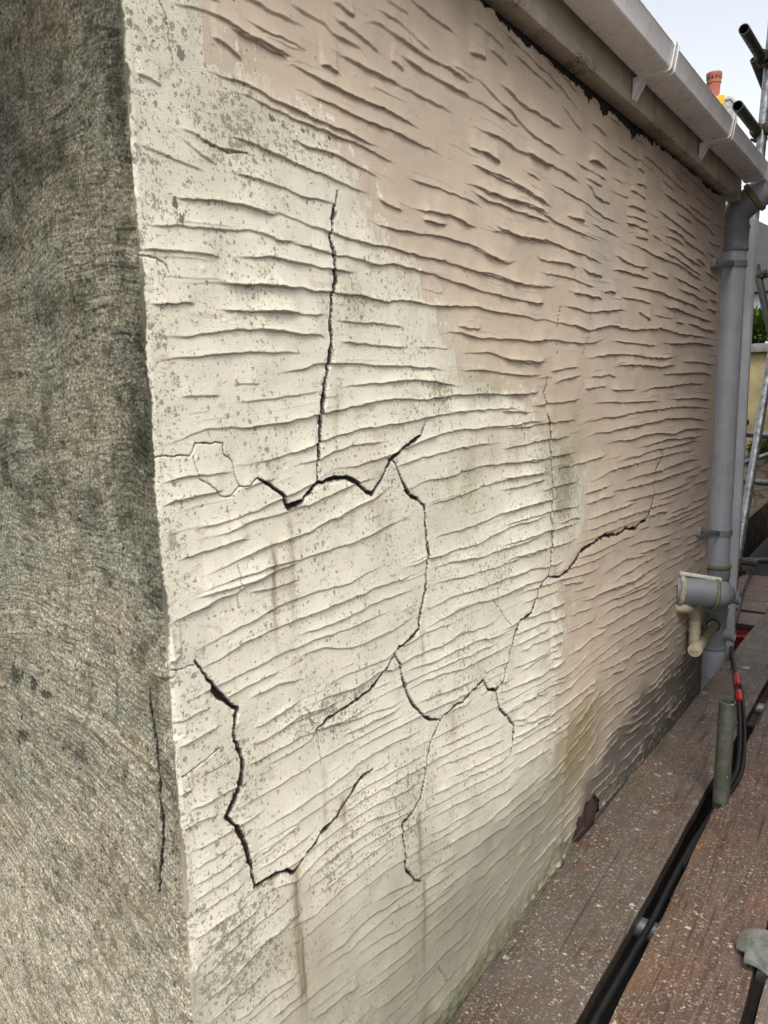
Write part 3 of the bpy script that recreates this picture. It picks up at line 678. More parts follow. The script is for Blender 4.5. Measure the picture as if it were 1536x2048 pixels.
def add_sweep_x(bm, prof, xs, closed=True, jit=None, caps=True):
    """prof: list of (y, z); swept along x stations"""
    rings = []
    for x in xs:
        rings.append([bm.verts.new((x, *(jit(x, y, z) if jit else (y, z)))) for y, z in prof])
    n = len(prof)
    for a, b in zip(rings, rings[1:]):
        for i in range(n if closed else n - 1): bm.faces.new((a[i], b[i], b[(i + 1) % n], a[(i + 1) % n]))
    if caps and closed: bm.faces.new(rings[0]); bm.faces.new(rings[-1][::-1])
def new_bm(): return bmesh.new()

# ---------------------------------------------------------------- the rendered house
X_END = 2.93; ZT = 2.002; ZB = -0.10
def parse(s): return [np.array(l.split(), dtype=float) for l in s.strip().splitlines()]
ridges = [(a[0::2] / 1e4, a[1::2] / 1e4) for a in parse(RIDGES)]
cracks = [(a[0], a[1::2] / 1e4, a[2::2] / 1e4) for a in parse(CRACKS)]
cream_poly = (lambda a: np.stack([a[0::2], a[1::2]], 1) / 1e4)(np.array(CREAM.split(), dtype=float))

def xpx(X, z=1.0):      # apparent width per metre falls off with distance; used only to space the mesh columns
    w = np.stack([X + .583, np.full_like(X, .72), np.full_like(X, z - 1.324)]); c = CM.T @ w
    return c[0] / c[2] * 1565
rc = .006                                                # corner radius
Xd = np.linspace(rc, X_END - rc, 6000); pxd = xpx(Xd)
ncol = int((pxd[-1] - pxd[0]) / 1.45)
xs_side = np.interp(np.linspace(pxd[0], pxd[-1], ncol), pxd, Xd)
ys_end = np.concatenate([np.linspace(1.6, .56, 40)[:-1], np.arange(.56, rc, -.0014), [rc]])
# path parameter s: negative on the end wall, positive on the side wall
arc = np.linspace(0, math.pi / 2, 9)[1:-1]
S = np.concatenate([-(ys_end - rc) - rc * math.pi / 4, (arc - math.pi / 4) * rc, xs_side - rc + rc * math.pi / 4,
                    X_END - 2 * rc + rc * math.pi / 4 + arc * rc, X_END - 2 * rc + rc * math.pi * 3 / 4 + np.linspace(0, .4, 30)[0:]])
BX = np.concatenate([np.zeros(len(ys_end)), rc - rc * np.cos(arc), xs_side, X_END - rc + rc * np.sin(arc), np.full(30, X_END)])
BY = np.concatenate([ys_end, rc - rc * np.sin(arc), np.zeros(len(xs_side)), rc - rc * np.cos(arc), rc + np.linspace(0, .4, 30)])
NX = np.concatenate([-np.ones(len(ys_end)), -np.cos(arc), np.zeros(len(xs_side)), np.sin(arc), np.ones(30)])
NY = np.concatenate([np.zeros(len(ys_end)), -np.sin(arc), -np.ones(len(xs_side)), -np.cos(arc), np.zeros(30)])
i0 = len(ys_end) + len(arc) // 2                          # the corner column
i_side0 = len(ys_end) + len(arc); i_side1 = i_side0 + len(xs_side)
Zr = np.concatenate([np.arange(ZB, .42, .0022), np.arange(.42, 1.76, .00115), np.arange(1.76, ZT, .0018), [ZT]])
nc, nr = len(S), len(Zr)
Xg, Zg = np.meshgrid(np.where(S > 0, BX, 0), Zr)          # (row, col)
Sg = np.broadcast_to(S, Xg.shape); Yg = np.broadcast_to(BY, Xg.shape)
Xg = Xg.astype(np.float32); Zg = Zg.astype(np.float32); Sg = Sg.astype(np.float32); Yg = Yg.astype(np.float32); Xg_full = Xg; Zg_full = Zg
side = Sg > 0
H = np.zeros(Xg.shape, np.float32)
# broad unevenness
H += .0035 * fbm(Sg * 3.1 + 40, Zg * 3.6, 11, 3) + .0011 * fbm(Sg * 16 + 3, Zg * 26, 21, 3)
# trowelled ridges traced as laps: each lap swells towards its lower lip and breaks off underneath
rng = np.random.RandomState(5)
zcol = Zr
def lay(xr, zr, A, L, bead, wmul=1.0, wob=.0022, seed=0):
    o = np.argsort(xr, kind='stable'); xr = xr[o]; zr = zr[o]
    if xr[-1] - xr[0] < .004: return
    c0 = max(i0, np.searchsorted(BX[:i_side1][i_side0:], xr[0]) + i_side0); c1 = min(i_side1, np.searchsorted(BX[i_side0:i_side1], xr[-1]) + i_side0)
    if c1 - c0 < 3: return
    xc = BX[c0:c1]; zc = np.interp(xc, xr, zr)
    k = max(1, min(9, (c1 - c0) // 12)); ker = np.hanning(2 * k + 1); ker /= ker.sum()
    zc = np.convolve(np.pad(zc, k, 'edge'), ker, 'valid')
    zc = zc + wob * fbm(xc * 48, xc * 0 + seed * 3.7, 31, 4) * (1 + .4 * xc)
    t = (xc - xr[0]) / (xr[-1] - xr[0]); tp = np.minimum(1, smoothstep(-.02, .22, t) * smoothstep(-.02, .22, 1 - t) * 1.05)
    amp = A * .95 * tp * (1 + .55 * fbm(xc * 26, xc * 0 + seed * 1.3, 77, 2))
    sl = np.gradient(zc, xc + 1e-9); cs = 1 / np.sqrt(1 + np.clip(sl, -3, 3) ** 2)
    r0 = np.searchsorted(zcol, zc.min() - .02); r1 = np.searchsorted(zcol, zc.max() + 5 * L)
    z = zcol[r0:r1, None]; s = (z - zc[None]) * cs[None]
    w = (.0013 + .0005 * xc[None]) * wmul
    up = np.exp(-np.maximum(s, 0) / L) * (s >= 0) + (s < 0) * (1 - smoothstep(0, 1, -s / w))
    bd = np.exp(-((s - .0012) / (.0021 + .0005 * xc[None])) ** 2)
    gr = np.exp(np.minimum(0, s) / .007) * (s < -w * .9)
    H[r0:r1, c0:c1] += (amp[None] * (up - .12 * gr) + bead * amp[None] * bd * (1 + .6 * vnoise(xc * 160, xc * 0 + seed, 5))[None]).astype(np.float32)
pts = []
for n, (xr, zr) in enumerate(ridges):
    xm = xr.mean(); zm = zr.mean()
    low = smoothstep(.75, .25, zm) * smoothstep(.5, 1.4, xm)
    A = (.0022 + .0016 * rng.rand() + .0006 * xm) * (1 - .15 * low); L = .013 + .012 * rng.rand() + .002 * xm
    lay(xr, zr, A, L, .06 + .45 * low, wmul=.85, seed=n)
    for a in range(len(xr) - 1):
        if abs(xr[a + 1] - xr[a]) > 1e-4: pts.append(((xr[a] + xr[a + 1]) / 2, (zr[a] + zr[a + 1]) / 2, np.clip((zr[a + 1] - zr[a]) / (xr[a + 1] - xr[a]), -2.5, 2.5)))
pts = np.array(pts)
# further laps wherever the trowel left none traced, following the same sweep; evenly spaced
occ = []
for xr, zr in ridges:
    for a in range(len(xr) - 1):
        n_ = max(1, int(math.hypot(xr[a + 1] - xr[a], zr[a + 1] - zr[a]) / .008))
        for k in range(n_): occ.append((xr[a] + (xr[a + 1] - xr[a]) * k / n_, zr[a] + (zr[a + 1] - zr[a]) * k / n_))
occ = [np.array(occ)]
def slope(x, z):
    d2 = (pts[:, 0] - x) ** 2 + (pts[:, 1] - z) ** 2; w_ = 1 / (d2 + .0004) ** 1.5; return (w_ * pts[:, 2]).sum() / w_.sum()
def clear(x, z, ds): return ((occ[0][:, 0] - x) ** 2 * .25 + (occ[0][:, 1] - z) ** 2).min() > ds * ds
def dsep(x, z): return (.0170 if z < .95 else .025) + .003 * x
nn = 0
for t_ in range(2600):
    x = .02 + rng.rand() * 2.8; z = rng.rand() * 1.98; ds = dsep(x, z)
    if not clear(x, z, ds): continue
    st = .010; line = []
    for sg in (-1, 1):
        a, c = x, z; part = []
        mx = rng.randint(8, 60)
        for k in range(mx):
            m = slope(a, c); c_ = 1 / math.sqrt(1 + m * m); a += sg * st * c_; c += sg * st * c_ * m
            if a < .008 or a > 2.88 or c < -.05 or c > 1.99 or not clear(a, c, ds * .62): break
            part.append((a, c))
        line = part[::-1] + [(x, z)] + line if sg < 0 else line + part
    if len(line) < 5: continue
    ln = np.array(line); occ[0] = np.concatenate([occ[0], ln]); nn += 1
    xm, zm = ln[:, 0].mean(), ln[:, 1].mean(); low = smoothstep(.75, .25, zm) * smoothstep(.5, 1.4, xm)
    lay(ln[:, 0], ln[:, 1], (.0012 + .0018 * rng.rand() + .0004 * xm), .011 + .008 * rng.rand(), .06 + .4 * low, wmul=.85, seed=n + 300 + nn)
# faint drags
for n in range(700):
    x = rng.rand() ** 1.0 * 2.85; z = rng.rand() * 2.0
    Ln = .03 + .09 * rng.rand() + .03 * x; st = Ln / 8; px_ = [x]; pz_ = [z]
    for k in range(8):
        m = slope(x, z); c_ = 1 / math.sqrt(1 + m * m); x += st * c_; z += st * c_ * m; px_.append(x); pz_.append(z)
    lay(np.array(px_), np.array(pz_), .00025 + .0006 * rng.rand() ** 2, .006 + .007 * rng.rand(), .2, wmul=.8, seed=n + 900)
# crumbs and dabs
for n in range(900):
    x = rng.rand() * 2.85; z = rng.rand() * 2; r = (.0012 + .0035 * rng.rand() ** 3) * (1 + .3 * x)
    c0, c1 = np.searchsorted(BX[i_side0:i_side1], [x - 3 * r, x + 3 * r]) + i_side0; r0, r1 = np.searchsorted(zcol, [z - 3 * r, z + 3 * r])
    if c1 - c0 < 2: continue
    dd = ((BX[c0:c1][None] - x) / r) ** 2 + ((zcol[r0:r1, None] - z) / r) ** 2
    H[r0:r1, c0:c1] += ((.0012 if rng.rand() < .7 else -.0012) * np.exp(-dd)).astype(np.float32)
# base: render gets rough and bulky near the foot
foot = smoothstep(.10, .0, Zg + .02 * fbm(Xg * 6, Zg * 0, 51, 2) - .02) * side
H += foot * (.004 * fbm(Sg * 45, Zg * 45, 52, 4) + .004 * smoothstep(1.5, .9, Xg))
# the bundle of drag lines where the coats meet
H += side * .003 * np.exp(-((Xg - 1.30 - .10 * (Zg - .4)) / .016) ** 2) * smoothstep(.50, .38, Zg) * (1 + .8 * fbm(Xg * 60, Zg * 40, 53, 3))
# end wall relief: brushed arcs
e = ~side
ang = .9 * np.sin(Zg * 2.6 + .4) + .5 * vnoise(Yg * 3, Zg * 3, 61)
FV = Zg + Yg * (-1.05 * smoothstep(1.15, .5, Zg) + .25 * smoothstep(1.1, 1.6, Zg)) + .05 * fbm(Yg * 7, Zg * 6, 62, 2) + .10 * np.sin(Zg * 7 + 1) * (Yg - .2) ** 2 * 5
FU = Yg + .05 * fbm(Yg * 5 + 9, Zg * 5, 63, 2)
He = .0040 * fbm(Yg * 9, Zg * 9, 64, 3) + .0016 * fbm(FU * 7, FV * 70, 65, 4) + .0028 * fbm(FU * 3, FV * 22, 68, 3) * smoothstep(-.1, .4, fbm(Yg * 5, Zg * 5, 69, 2)) + .0009 * fbm(FU * 90, FV * 300, 66, 2) + .0006 * fbm(Yg * 420, Zg * 420, 67, 2)
He += .0016 * np.maximum(0, fbm(FU * 10 + 7, FV * 48, 70, 3) - .2) * 3
H = np.where(e, He, H).astype(np.float32)
# corner edge: knocked and lumpy
ce = np.exp(-(Sg / .010) ** 2)
H += ce * (.0026 * fbm(Sg * 8 + 8, Zg * 9, 71, 2) + .0004 * fbm(Sg * 90, Zg * 80, 72, 4) * smoothstep(-.2, .5, vnoise(Zg * 5, Zg * 0, 78)))
H -= ce * .004 * smoothstep(.35, .6, vnoise(Zg * 22, Zg * 0 + 3, 76)) 
H += .0008 * np.exp(-((Sg - .008) / .004) ** 2) * (1 + fbm(Sg * 20, Zg * 60, 73, 3)) * smoothstep(.3, .9, 1 + vnoise(Zg * 9, Zg * 0, 74))
# cracks
CR = np.zeros(Xg.shape, np.float32); CK = CR.copy()
def carve(xc, zc, wpx, colA, lo, hi, depth=.010, k=.00088):
    L = np.concatenate([[0], np.cumsum(np.hypot(np.diff(xc), np.diff(zc)))]); n = max(8, int(L[-1] / .0012)); t = np.linspace(0, L[-1], n)
    x = np.interp(t, L, xc); z = np.interp(t, L, zc)
    sd = int(abs(xc[0] * 1e4)) % 97
    x = x + .0034 * fbm(t * 70, t * 0 + sd, 81, 4); z = z + .0034 * fbm(t * 70 + 50, t * 0 + sd, 82, 4)
    tt = t / L[-1]; tap = np.minimum(1, .25 + 5 * np.minimum(tt, 1 - tt)) if wpx > 1.5 else .8
    w = wpx * k * .5 * (1 + .25 * x * (hi > i0)) * tap * (1 + .95 * fbm(t * 55, t * 0 + sd, 83, 4))
    w = np.maximum(w, .00032)
    ca = colA[lo:hi]; sgn = 1 if ca[-1] > ca[0] else -1
    for a in range(n):
        rr = w[a] * 3 + .004
        c = np.sort(np.searchsorted(sgn * ca, [sgn * x[a] - rr, sgn * x[a] + rr])) + lo; r0, r1 = np.searchsorted(zcol, [z[a] - rr, z[a] + rr])
        d = np.sqrt((colA[c[0]:c[1]][None] - x[a]) ** 2 + (zcol[r0:r1, None] - z[a]) ** 2)
        v = 1 - smoothstep(w[a] * .8, w[a] * 1.25 + .0007, d)
        CR[r0:r1, c[0]:c[1]] = np.maximum(CR[r0:r1, c[0]:c[1]], v * (1.0 if wpx > 1.5 else .5))
        v = 1 - smoothstep(w[a] * 1.0 + (.0006 if wpx > 1.5 else 0), w[a] * 1.3 + (.0019 if wpx > 1.5 else .0007), d)
        CK[r0:r1, c[0]:c[1]] = np.maximum(CK[r0:r1, c[0]:c[1]], v * (1.0 if wpx > 1.5 else .85))
for w_, xc, zc in cracks: carve(xc, zc, w_, BX, i_side0, i_side1)
a_ = np.array(END_CRACK.split(), dtype=float) / 1e4
carve(a_[0::2], a_[1::2], 3.4, BY, 0, len(ys_end), k=.0007)
# one side of each crack stands slightly proud
H -= CR * .006
# chipped edges: the coat lifts and breaks away beside the wider cracks
from numpy.lib.stride_tricks import sliding_window_view
def blur(a, k):
    for ax in (0, 1):
        c_ = np.cumsum(np.pad(a, [(k + 1, k) if i == ax else (0, 0) for i in (0, 1)], 'edge'), axis=ax, dtype=np.float32)
        a = (np.take(c_, range(2 * k + 1, c_.shape[ax]), ax) - np.take(c_, range(0, c_.shape[ax] - 2 * k - 1), ax)) / (2 * k + 1)
    return a
NB = blur(CR, 6); chipm = smoothstep(.12, .3, NB) * (fbm(Sg * 130, Zg * 130, 85, 3) > .22) * (1 - CR); H -= .0016 * chipm; H += .0010 * smoothstep(.03, .2, NB) * (1 - CR) * fbm(Sg * 40, Zg * 40, 86, 2)
# exposed brick pocket at the foot
hx = (Xg - 1.475) / .108; hz = (Zg - .030) / .052
HOLE = side & ((hx + .25 * fbm(Xg * 40, Zg * 40, 91, 3)) ** 2 + (hz + .3 * fbm(Xg * 30, Zg * 30, 92, 3)) ** 2 < 1)

# ---- pigment (linear reflectance), grime masks
def lerp(a, b, m): return a + (b - a) * m[..., None]
C = {k: np.array(v, np.float32) for k, v in dict(cream=(.76, .73, .615), beige=(.575, .475, .375), ochre=(.24, .185, .075), grey=(.30, .295, .225), lilac=(.43, .395, .37), black=(.035, .035, .035), pink=(.48, .37, .29), rust=(.20, .135, .06), olive=(.33, .31, .17), grime=(.085, .078, .072), moss=(.10, .105, .05), eave=(.20, .15, .10)).items()}
from itertools import islice
def inside(px, pz, poly):
    r = np.zeros(px.shape, bool); n = len(poly)
    for i in range(n):
        x0, z0 = poly[i]; x1, z1 = poly[(i + 1) % n]
        if z0 == z1: continue
        c = ((z0 > pz) != (z1 > pz)) & (px < (x1 - x0) * (pz - z0) / (z1 - z0) + x0); r ^= c
    return r
wx = .010 * fbm(Xg * 24, Zg * 24, 101, 4) + .012 * vnoise(Xg * 160, Zg * 18, 103); wz = .012 * fbm(Xg * 24, Zg * 24, 102, 4) + .006 * fbm(Xg * 120, Zg * 50, 104, 3)
CRM = inside(Xg + wx, Zg + wz, cream_poly).astype(np.float32)
# worn spots where the older cream coat shows through near the boundary
near = inside(Xg + wx * 2 - .035, Zg + wz * 2 - .03, cream_poly)
CRM = np.maximum(CRM, near * (fbm(Xg * 60, Zg * 60, 105, 4) > .33))
P = lerp(np.broadcast_to(C['beige'], Xg.shape + (3,)), C['cream'], CRM)
P = P * (1 + .05 * fbm(Xg * 5, Zg * 5, 110, 3))[..., None]
P = lerp(P, np.array((.40, .345, .30), np.float32), (1 - CRM) * smoothstep(1.5, 2.9, Xg + .3 * fbm(Xg * 3, Zg * 3, 112, 3)) * .85)  # beige darkened towards the far end; shade painted into the pigment
band = np.maximum(0, 1 - np.abs(blur(CRM, 45) - .5) * 2.2); P = lerp(P, np.array((.60, .55, .44), np.float32), band * (.35 + .4 * fbm(Xg * 45, Zg * 22, 113, 4)))
P = lerp(P, np.array((.66, .60, .48), np.float32), ((fbm(Xg * 170, Zg * 28, 114, 3) > .18) * smoothstep(.25, .6, band) * .55))
# chips in the paint: beige remnants over cream, cream lips where trowel edges have lost their paint
chip = (fbm(Xg * 35 + 7, Zg * 90, 111, 4) > .50) & (CRM > .5); P = lerp(P, C['pink'], chip * .35)
LI = np.zeros(Xg.shape, np.float32); BLK = np.zeros(Xg.shape, np.float32)
def ell(b, wn=1.0, soft=1.0):
    c0, c1 = np.searchsorted(BX[i_side0:i_side1], [b[0] - 1.9 * b[2], b[0] + 1.9 * b[2]]) + i_side0; r0, r1 = np.searchsorted(Zr, [b[1] - 1.9 * b[3], b[1] + 1.9 * b[3]])
    if b[0] - 1.9 * b[2] < .012: c0 = i0 - 4
    out = np.zeros(Xg_full.shape, np.float32); Xg = Xg_full[r0:r1, c0:c1]; Zg = Zg_full[r0:r1, c0:c1]
    n = fbm(Xg * 14 + b[0] * 31, Zg * 14, 120, 4) * .55 * wn
    if len(b) > 5 and b[5] == 'black': n = 1.1 * fbm(Xg * 60 + b[0] * 31, Zg * 60, 120, 4) + .6 * fbm(Xg * 330, Zg * 330, 122, 2) + .15
    r = np.sqrt(((Xg - b[0]) / b[2]) ** 2 + ((Zg - b[1]) / b[3]) ** 2) + n
    out[r0:r1, c0:c1] = smoothstep(1 + .35 * soft, 1 - .45 * soft, r); return out
for b in LICHEN: LI = np.maximum(LI, b[4] * ell(b, .8, 1.6))
LI = np.maximum(LI, .32) * (.55 + .85 * smoothstep(-.35, .45, fbm(Xg * 11, Zg * 11, 121, 4)))
edge = smoothstep(.10, .0, Sg)
LI = np.maximum(LI, edge * .55)
LI = LI * (CRM * .97 + .03) + (1 - CRM) * .06
for b in BLOBS:
    m = ell(b, .8, .25 if b[5] == 'black' else 1.5) * b[4] * side
    if b[5] == 'black': BLK = np.maximum(BLK, m); P = lerp(P, C['black'], m)
    else: P = lerp(P, C[b[5]], m)
for x, z0, z1, w, a, k in STREAKS:
    c0, c1 = np.searchsorted(BX[i_side0:i_side1], [x - 5 * w - .01, x + 5 * w + .01]) + i_side0; r0, r1 = np.searchsorted(Zr, [z1 - .03, z0 + .03])
    X_ = Xg[r0:r1, c0:c1]; Z_ = Zg[r0:r1, c0:c1]
    xw = x + .0035 * fbm(Z_ * 22 + x * 50, Z_ * 0, 131, 3)
    ww = w * (1 + .5 * vnoise(Z_ * 60, Z_ * 0 + x, 132))
    m = np.exp(-((X_ - xw) / ww) ** 2) * smoothstep(z1 - .02, z1 + .08, Z_) * smoothstep(z0 + .02, z0 - .01, Z_) * a * (1.25 + .6 * fbm(X_ * 300, Z_ * 30, 133, 3))
    P[r0:r1, c0:c1] = lerp(P[r0:r1, c0:c1], C[('rust', 'olive', 'pink')[int(k)]], np.clip(m, 0, 1))
# grime creeping up from the boards
zb = np.interp(Xg[0], [0, .6, 1.2, 1.379, 1.566, 1.789, 2.038, 2.402, 2.93], [.02, .05, .07, .13, .20, .235, .225, .205, .12])
g = smoothstep(.07, -.05, Zg - zb[None] + .05 * fbm(Xg * 9, Zg * 12, 141, 4)) * smoothstep(1.28, 1.5, Xg + .08 * fbm(Xg * 8, Zg * 8, 142, 3))
P = lerp(P, C['grime'], g * .88)
g2 = smoothstep(.42, .05, Zg - zb[None]) * smoothstep(1.2, 1.6, Xg) * (1 - g); P = lerp(P, np.array((.30, .25, .20), np.float32), g2 * .38)
g3 = smoothstep(.42, .02, Zg + .10 * fbm(Xg * 6, Zg * 7, 147, 4)) * smoothstep(.15, .9, Xg) * side * (1 - g); P = lerp(P, np.array((.23, .22, .17), np.float32), g3 * .58)  # foot darkened in the pigment for the dimmer light low down
fm = smoothstep(.075, .01, Zg + .05 * fbm(Xg * 14, Zg * 14, 143, 4) - .02 * smoothstep(1.3, .7, Xg)) * smoothstep(1.75, 1.3, Xg) * side
P = lerp(P, C['moss'], fm * (.65 + .35 * fbm(Xg * 90, Zg * 90, 144, 3)))
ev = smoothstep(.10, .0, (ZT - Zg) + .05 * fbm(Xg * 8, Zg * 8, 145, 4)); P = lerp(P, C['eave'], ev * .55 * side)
# shade under the laps, painted into the pigment
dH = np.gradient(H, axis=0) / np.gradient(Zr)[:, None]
lap_shade = smoothstep(.25, 1.0, dH) * side * (1 - CR) * (.7 + .5 * fbm(Xg * 30, Zg * 30, 146, 3)); P = lerp(P, np.array((.13, .10, .07), np.float32), np.clip(lap_shade * .55, 0, 1))
lip = smoothstep(-.10, -.45, dH) * side * smoothstep(.6, .1, Zg) * smoothstep(.7, 1.3, Xg); P = lerp(P, np.array((.46, .42, .36), np.float32), lip * .5)  # lip tops lightened in the pigment where they catch light
# end wall pigment
t_ = smoothstep(1.75, .3, Zg)
PE = lerp(np.broadcast_to(np.array((.215, .20, .148), np.float32), Xg.shape + (3,)), np.array((.46, .415, .32), np.float32), t_)
PE = lerp(PE, np.array((.075, .08, .052), np.float32), smoothstep(.0, .5, fbm(Yg * 7, Zg * 5, 151, 4)) * .6 * smoothstep(.3, 1.2, Zg))
PE = lerp(PE, np.array((.22, .18, .125), np.float32), smoothstep(.05, .5, fbm(Yg * 6 + 5, Zg * 6, 152, 4)) * .4)
PE = lerp(PE, np.array((.22, .23, .18), np.float32), smoothstep(.1, .5, fbm(Yg * 11, Zg * 11, 153, 4)) * .5)
PE = lerp(PE, np.array((.06, .06, .045), np.float32), smoothstep(.08, .38, fbm(Yg * 16 + 3, Zg * 12, 158, 5)) * .6 * smoothstep(.5, 1.4, Zg))
eg = smoothstep(.055, .0, Yg + .02 * fbm(Yg * 20, Zg * 14, 154, 4)) * smoothstep(.35, 1.2, Zg + .3 * fbm(Zg * 3, Zg * 0, 155, 2))
PE = lerp(PE, np.array((.05, .048, .033), np.float32), eg * .85 * smoothstep(-.25, .3, fbm(Yg * 30, Zg * 13, 159, 5)))
BE = np.zeros(Xg.shape, np.float32)
for y, z, ry, rz, a in END_BLOBS:
    r0, r1 = np.searchsorted(Zr, [z - 2 * rz - .01, z + 2 * rz + .01]); r = np.sqrt(((Yg[r0:r1] - y) / ry) ** 2 + ((Zg[r0:r1] - z) / rz) ** 2) + .9 * fbm(Yg[r0:r1] * 45, Zg[r0:r1] * 45, 156, 4) + .5 * fbm(Yg[r0:r1] * 300, Zg[r0:r1] * 300, 157, 3)
    m = smoothstep(1.0, .6, r) * a * e[r0:r1]
    if rz > .03: PE[r0:r1] = lerp(PE[r0:r1], np.array((.04, .043, .034), np.float32), m * .55)
    else: PE[r0:r1] = lerp(PE[r0:r1], np.array((.02, .021, .018), np.float32), m * .8)
# where the coats meet round the corner
cs_ = Sg + .006 * fbm(Sg * 24, Zg * 20, 161, 5) + .0015 * vnoise(Sg * 300, Zg * 300, 162)
cm = smoothstep(-.001, .0015, cs_ - .0032 - .0035 * smoothstep(.1, -.6, vnoise(Zg * 7, Zg * 0, 163)) - .001 * smoothstep(.3, .8, vnoise(Zg * 25, Zg * 0 + 4, 164)))
P = lerp(PE, P, cm)
P = np.clip(P, .005, .9)
WET = np.clip(g * .9 + fm * .3, 0, 1)
MASK = np.stack([LI * cm, WET, np.clip(np.maximum(CK, BE), 0, 1)], -1)

PX = BX[None] + NX[None] * H; PY = BY[None] + NY[None] * H
# ragged top edge of the render, leaving a dark gap under the fascia
ztop = 1.998 - .004 - .016 * np.clip(fbm(S * 6, S * 0 + 3, 171, 3) + .25, 0, 1) - .012 * np.clip(fbm(S * 60, S * 0, 172, 3), 0, 1) - .011 * smoothstep(.25, .6, vnoise(S * 3.5, S * 0, 173)) - .012 * smoothstep(.1, .5, vnoise(S * 17, S * 0, 174)) - .006 * np.clip(fbm(S * 220, S * 0, 175, 2), 0, 1)
def grid_mesh(name, ca, cb, mat, parent):
    cols = np.arange(ca, cb); n = len(cols)
    co = np.stack([PX[:, ca:cb], PY[:, ca:cb], np.broadcast_to(Zr[:, None], (nr, n))], -1).reshape(-1, 3).astype(np.float32)
    idx = np.arange(nr * n).reshape(nr, n)
    a = idx[:-1, :-1]; b = idx[:-1, 1:]; c = idx[1:, 1:]; d = idx[1:, :-1]
    keep = ~(HOLE[:-1, ca:cb - 1] | (Zr[:-1, None] > ztop[None, ca:cb - 1]) & (Sg[:-1, ca:cb - 1] > -.05))
    q = np.stack([a, b, c, d], -1)[keep]
    me = bpy.data.meshes.new(name)
    me.vertices.add(len(co)); me.vertices.foreach_set('co', co.ravel())
    me.loops.add(q.size); me.loops.foreach_set('vertex_index', q.ravel().astype(np.int32))
    me.polygons.add(len(q)); me.polygons.foreach_set('loop_start', np.arange(0, q.size, 4, dtype=np.int32)); me.polygons.foreach_set('loop_total', np.full(len(q), 4, np.int32))
    me.polygons.foreach_set('use_smooth', np.ones(len(q), dtype=bool))
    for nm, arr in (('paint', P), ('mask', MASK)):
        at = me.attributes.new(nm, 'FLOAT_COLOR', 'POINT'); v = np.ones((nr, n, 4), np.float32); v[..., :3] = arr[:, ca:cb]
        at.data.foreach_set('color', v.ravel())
    if mat is M_END:
        at = me.attributes.new('flow', 'FLOAT_VECTOR', 'POINT'); v = np.zeros((nr, n, 3), np.float32); v[..., 0] = FU[:, ca:cb]; v[..., 1] = FV[:, ca:cb]
        at.data.foreach_set('vector', v.ravel())
    me.update(calc_edges=True)
    me.materials.append(mat)
    o = bpy.data.objects.new(name, me); COL.objects.link(o); o.parent = parent
    return o
house = thing('house', 'rendered house corner with cracked cream and beige textured side wall and dark mossy end wall', 'house')
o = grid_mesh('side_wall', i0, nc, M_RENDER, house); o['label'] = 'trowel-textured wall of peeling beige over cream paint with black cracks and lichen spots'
o = grid_mesh('end_wall', 0, i0 + 1, M_END, house); o['label'] = 'unpainted grey-brown brushed render with moss and a long vertical crack'
# masonry core behind the render, seen in the gap under the eaves and in the pocket at the foot
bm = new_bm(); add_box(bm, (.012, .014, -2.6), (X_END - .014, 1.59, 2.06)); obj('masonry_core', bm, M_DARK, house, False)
bm = new_bm()
for k in range(2):
    for j in range(3):
        x0 = 1.28 + j * .165 + k * .05; add_box(bm, (x0, -.002 + .010 + .003 * ((j + k) % 2), -.075 + k * .075), (x0 + .155, .012, -.010 + k * .075), .003)
obj('exposed_brick', bm, M_BRICK, house)
# lower wall below the scaffold lift, near-black to paint in the shade there
bm = new_bm(); add_box(bm, (.002, .002, -2.6), (X_END - .002, 1.59, ZB + .001)); obj('lower_wall', bm, mat_plain('shade_dark_lower_wall', (.035, .032, .028), .9, .3, 6), house, False)
# fascia board and eaves
bm = new_bm()
xs = list(np.linspace(-.35, 3.09, 90))
add_sweep_x(bm, [(.02, 2.036), (-.0255, 2.036), (-.0255, 2.162), (.02, 2.162)], xs, jit=lambda x, y, z: (y, z))
add_sweep_x(bm, [(.02, 2.008), (-.0300, 2.0085), (-.0310, 2.0100), (-.0310, 2.0345), (-.0300, 2.0355), (.02, 2.0358)], xs, jit=lambda x, y, z: (y, z + .0008 * math.sin(x * 4.1)))
fb = obj('fascia_board', bm, M_FASCIA, house, False); fb['label'] = 'dirty beige fascia board with crazed, peeling paint along its lower edge'
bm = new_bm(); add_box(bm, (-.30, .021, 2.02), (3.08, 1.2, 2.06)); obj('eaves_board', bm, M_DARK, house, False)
# roof of overlapping slates behind the gutter
t = NT('roof_slate'); M_SLATE = t.fin(t.mix(t.noise(9, 4), (.07, .075, .08), (.14, .14, .14)), .75, normal=t.bump(t.noise(50, 3), .004, .8))
bm = new_bm(); rs = random.Random(4)
for r_ in range(9):
    y0 = -.075 + r_ * .17; z0 = 2.175 + r_ * .17 * .62
    for c_ in range(17):
        x0 = -.36 + c_ * .203 - (.1 if r_ % 2 else 0)
        add_box(bm, (0, 0, 0), (.198, .24, .008), 0, Matrix.Translation((x0, y0, z0 + rs.random() * .003)) @ Matrix.Rotation(math.atan(.62) - .035, 4, 'X'))
obj('roof', bm, M_SLATE, house, False)

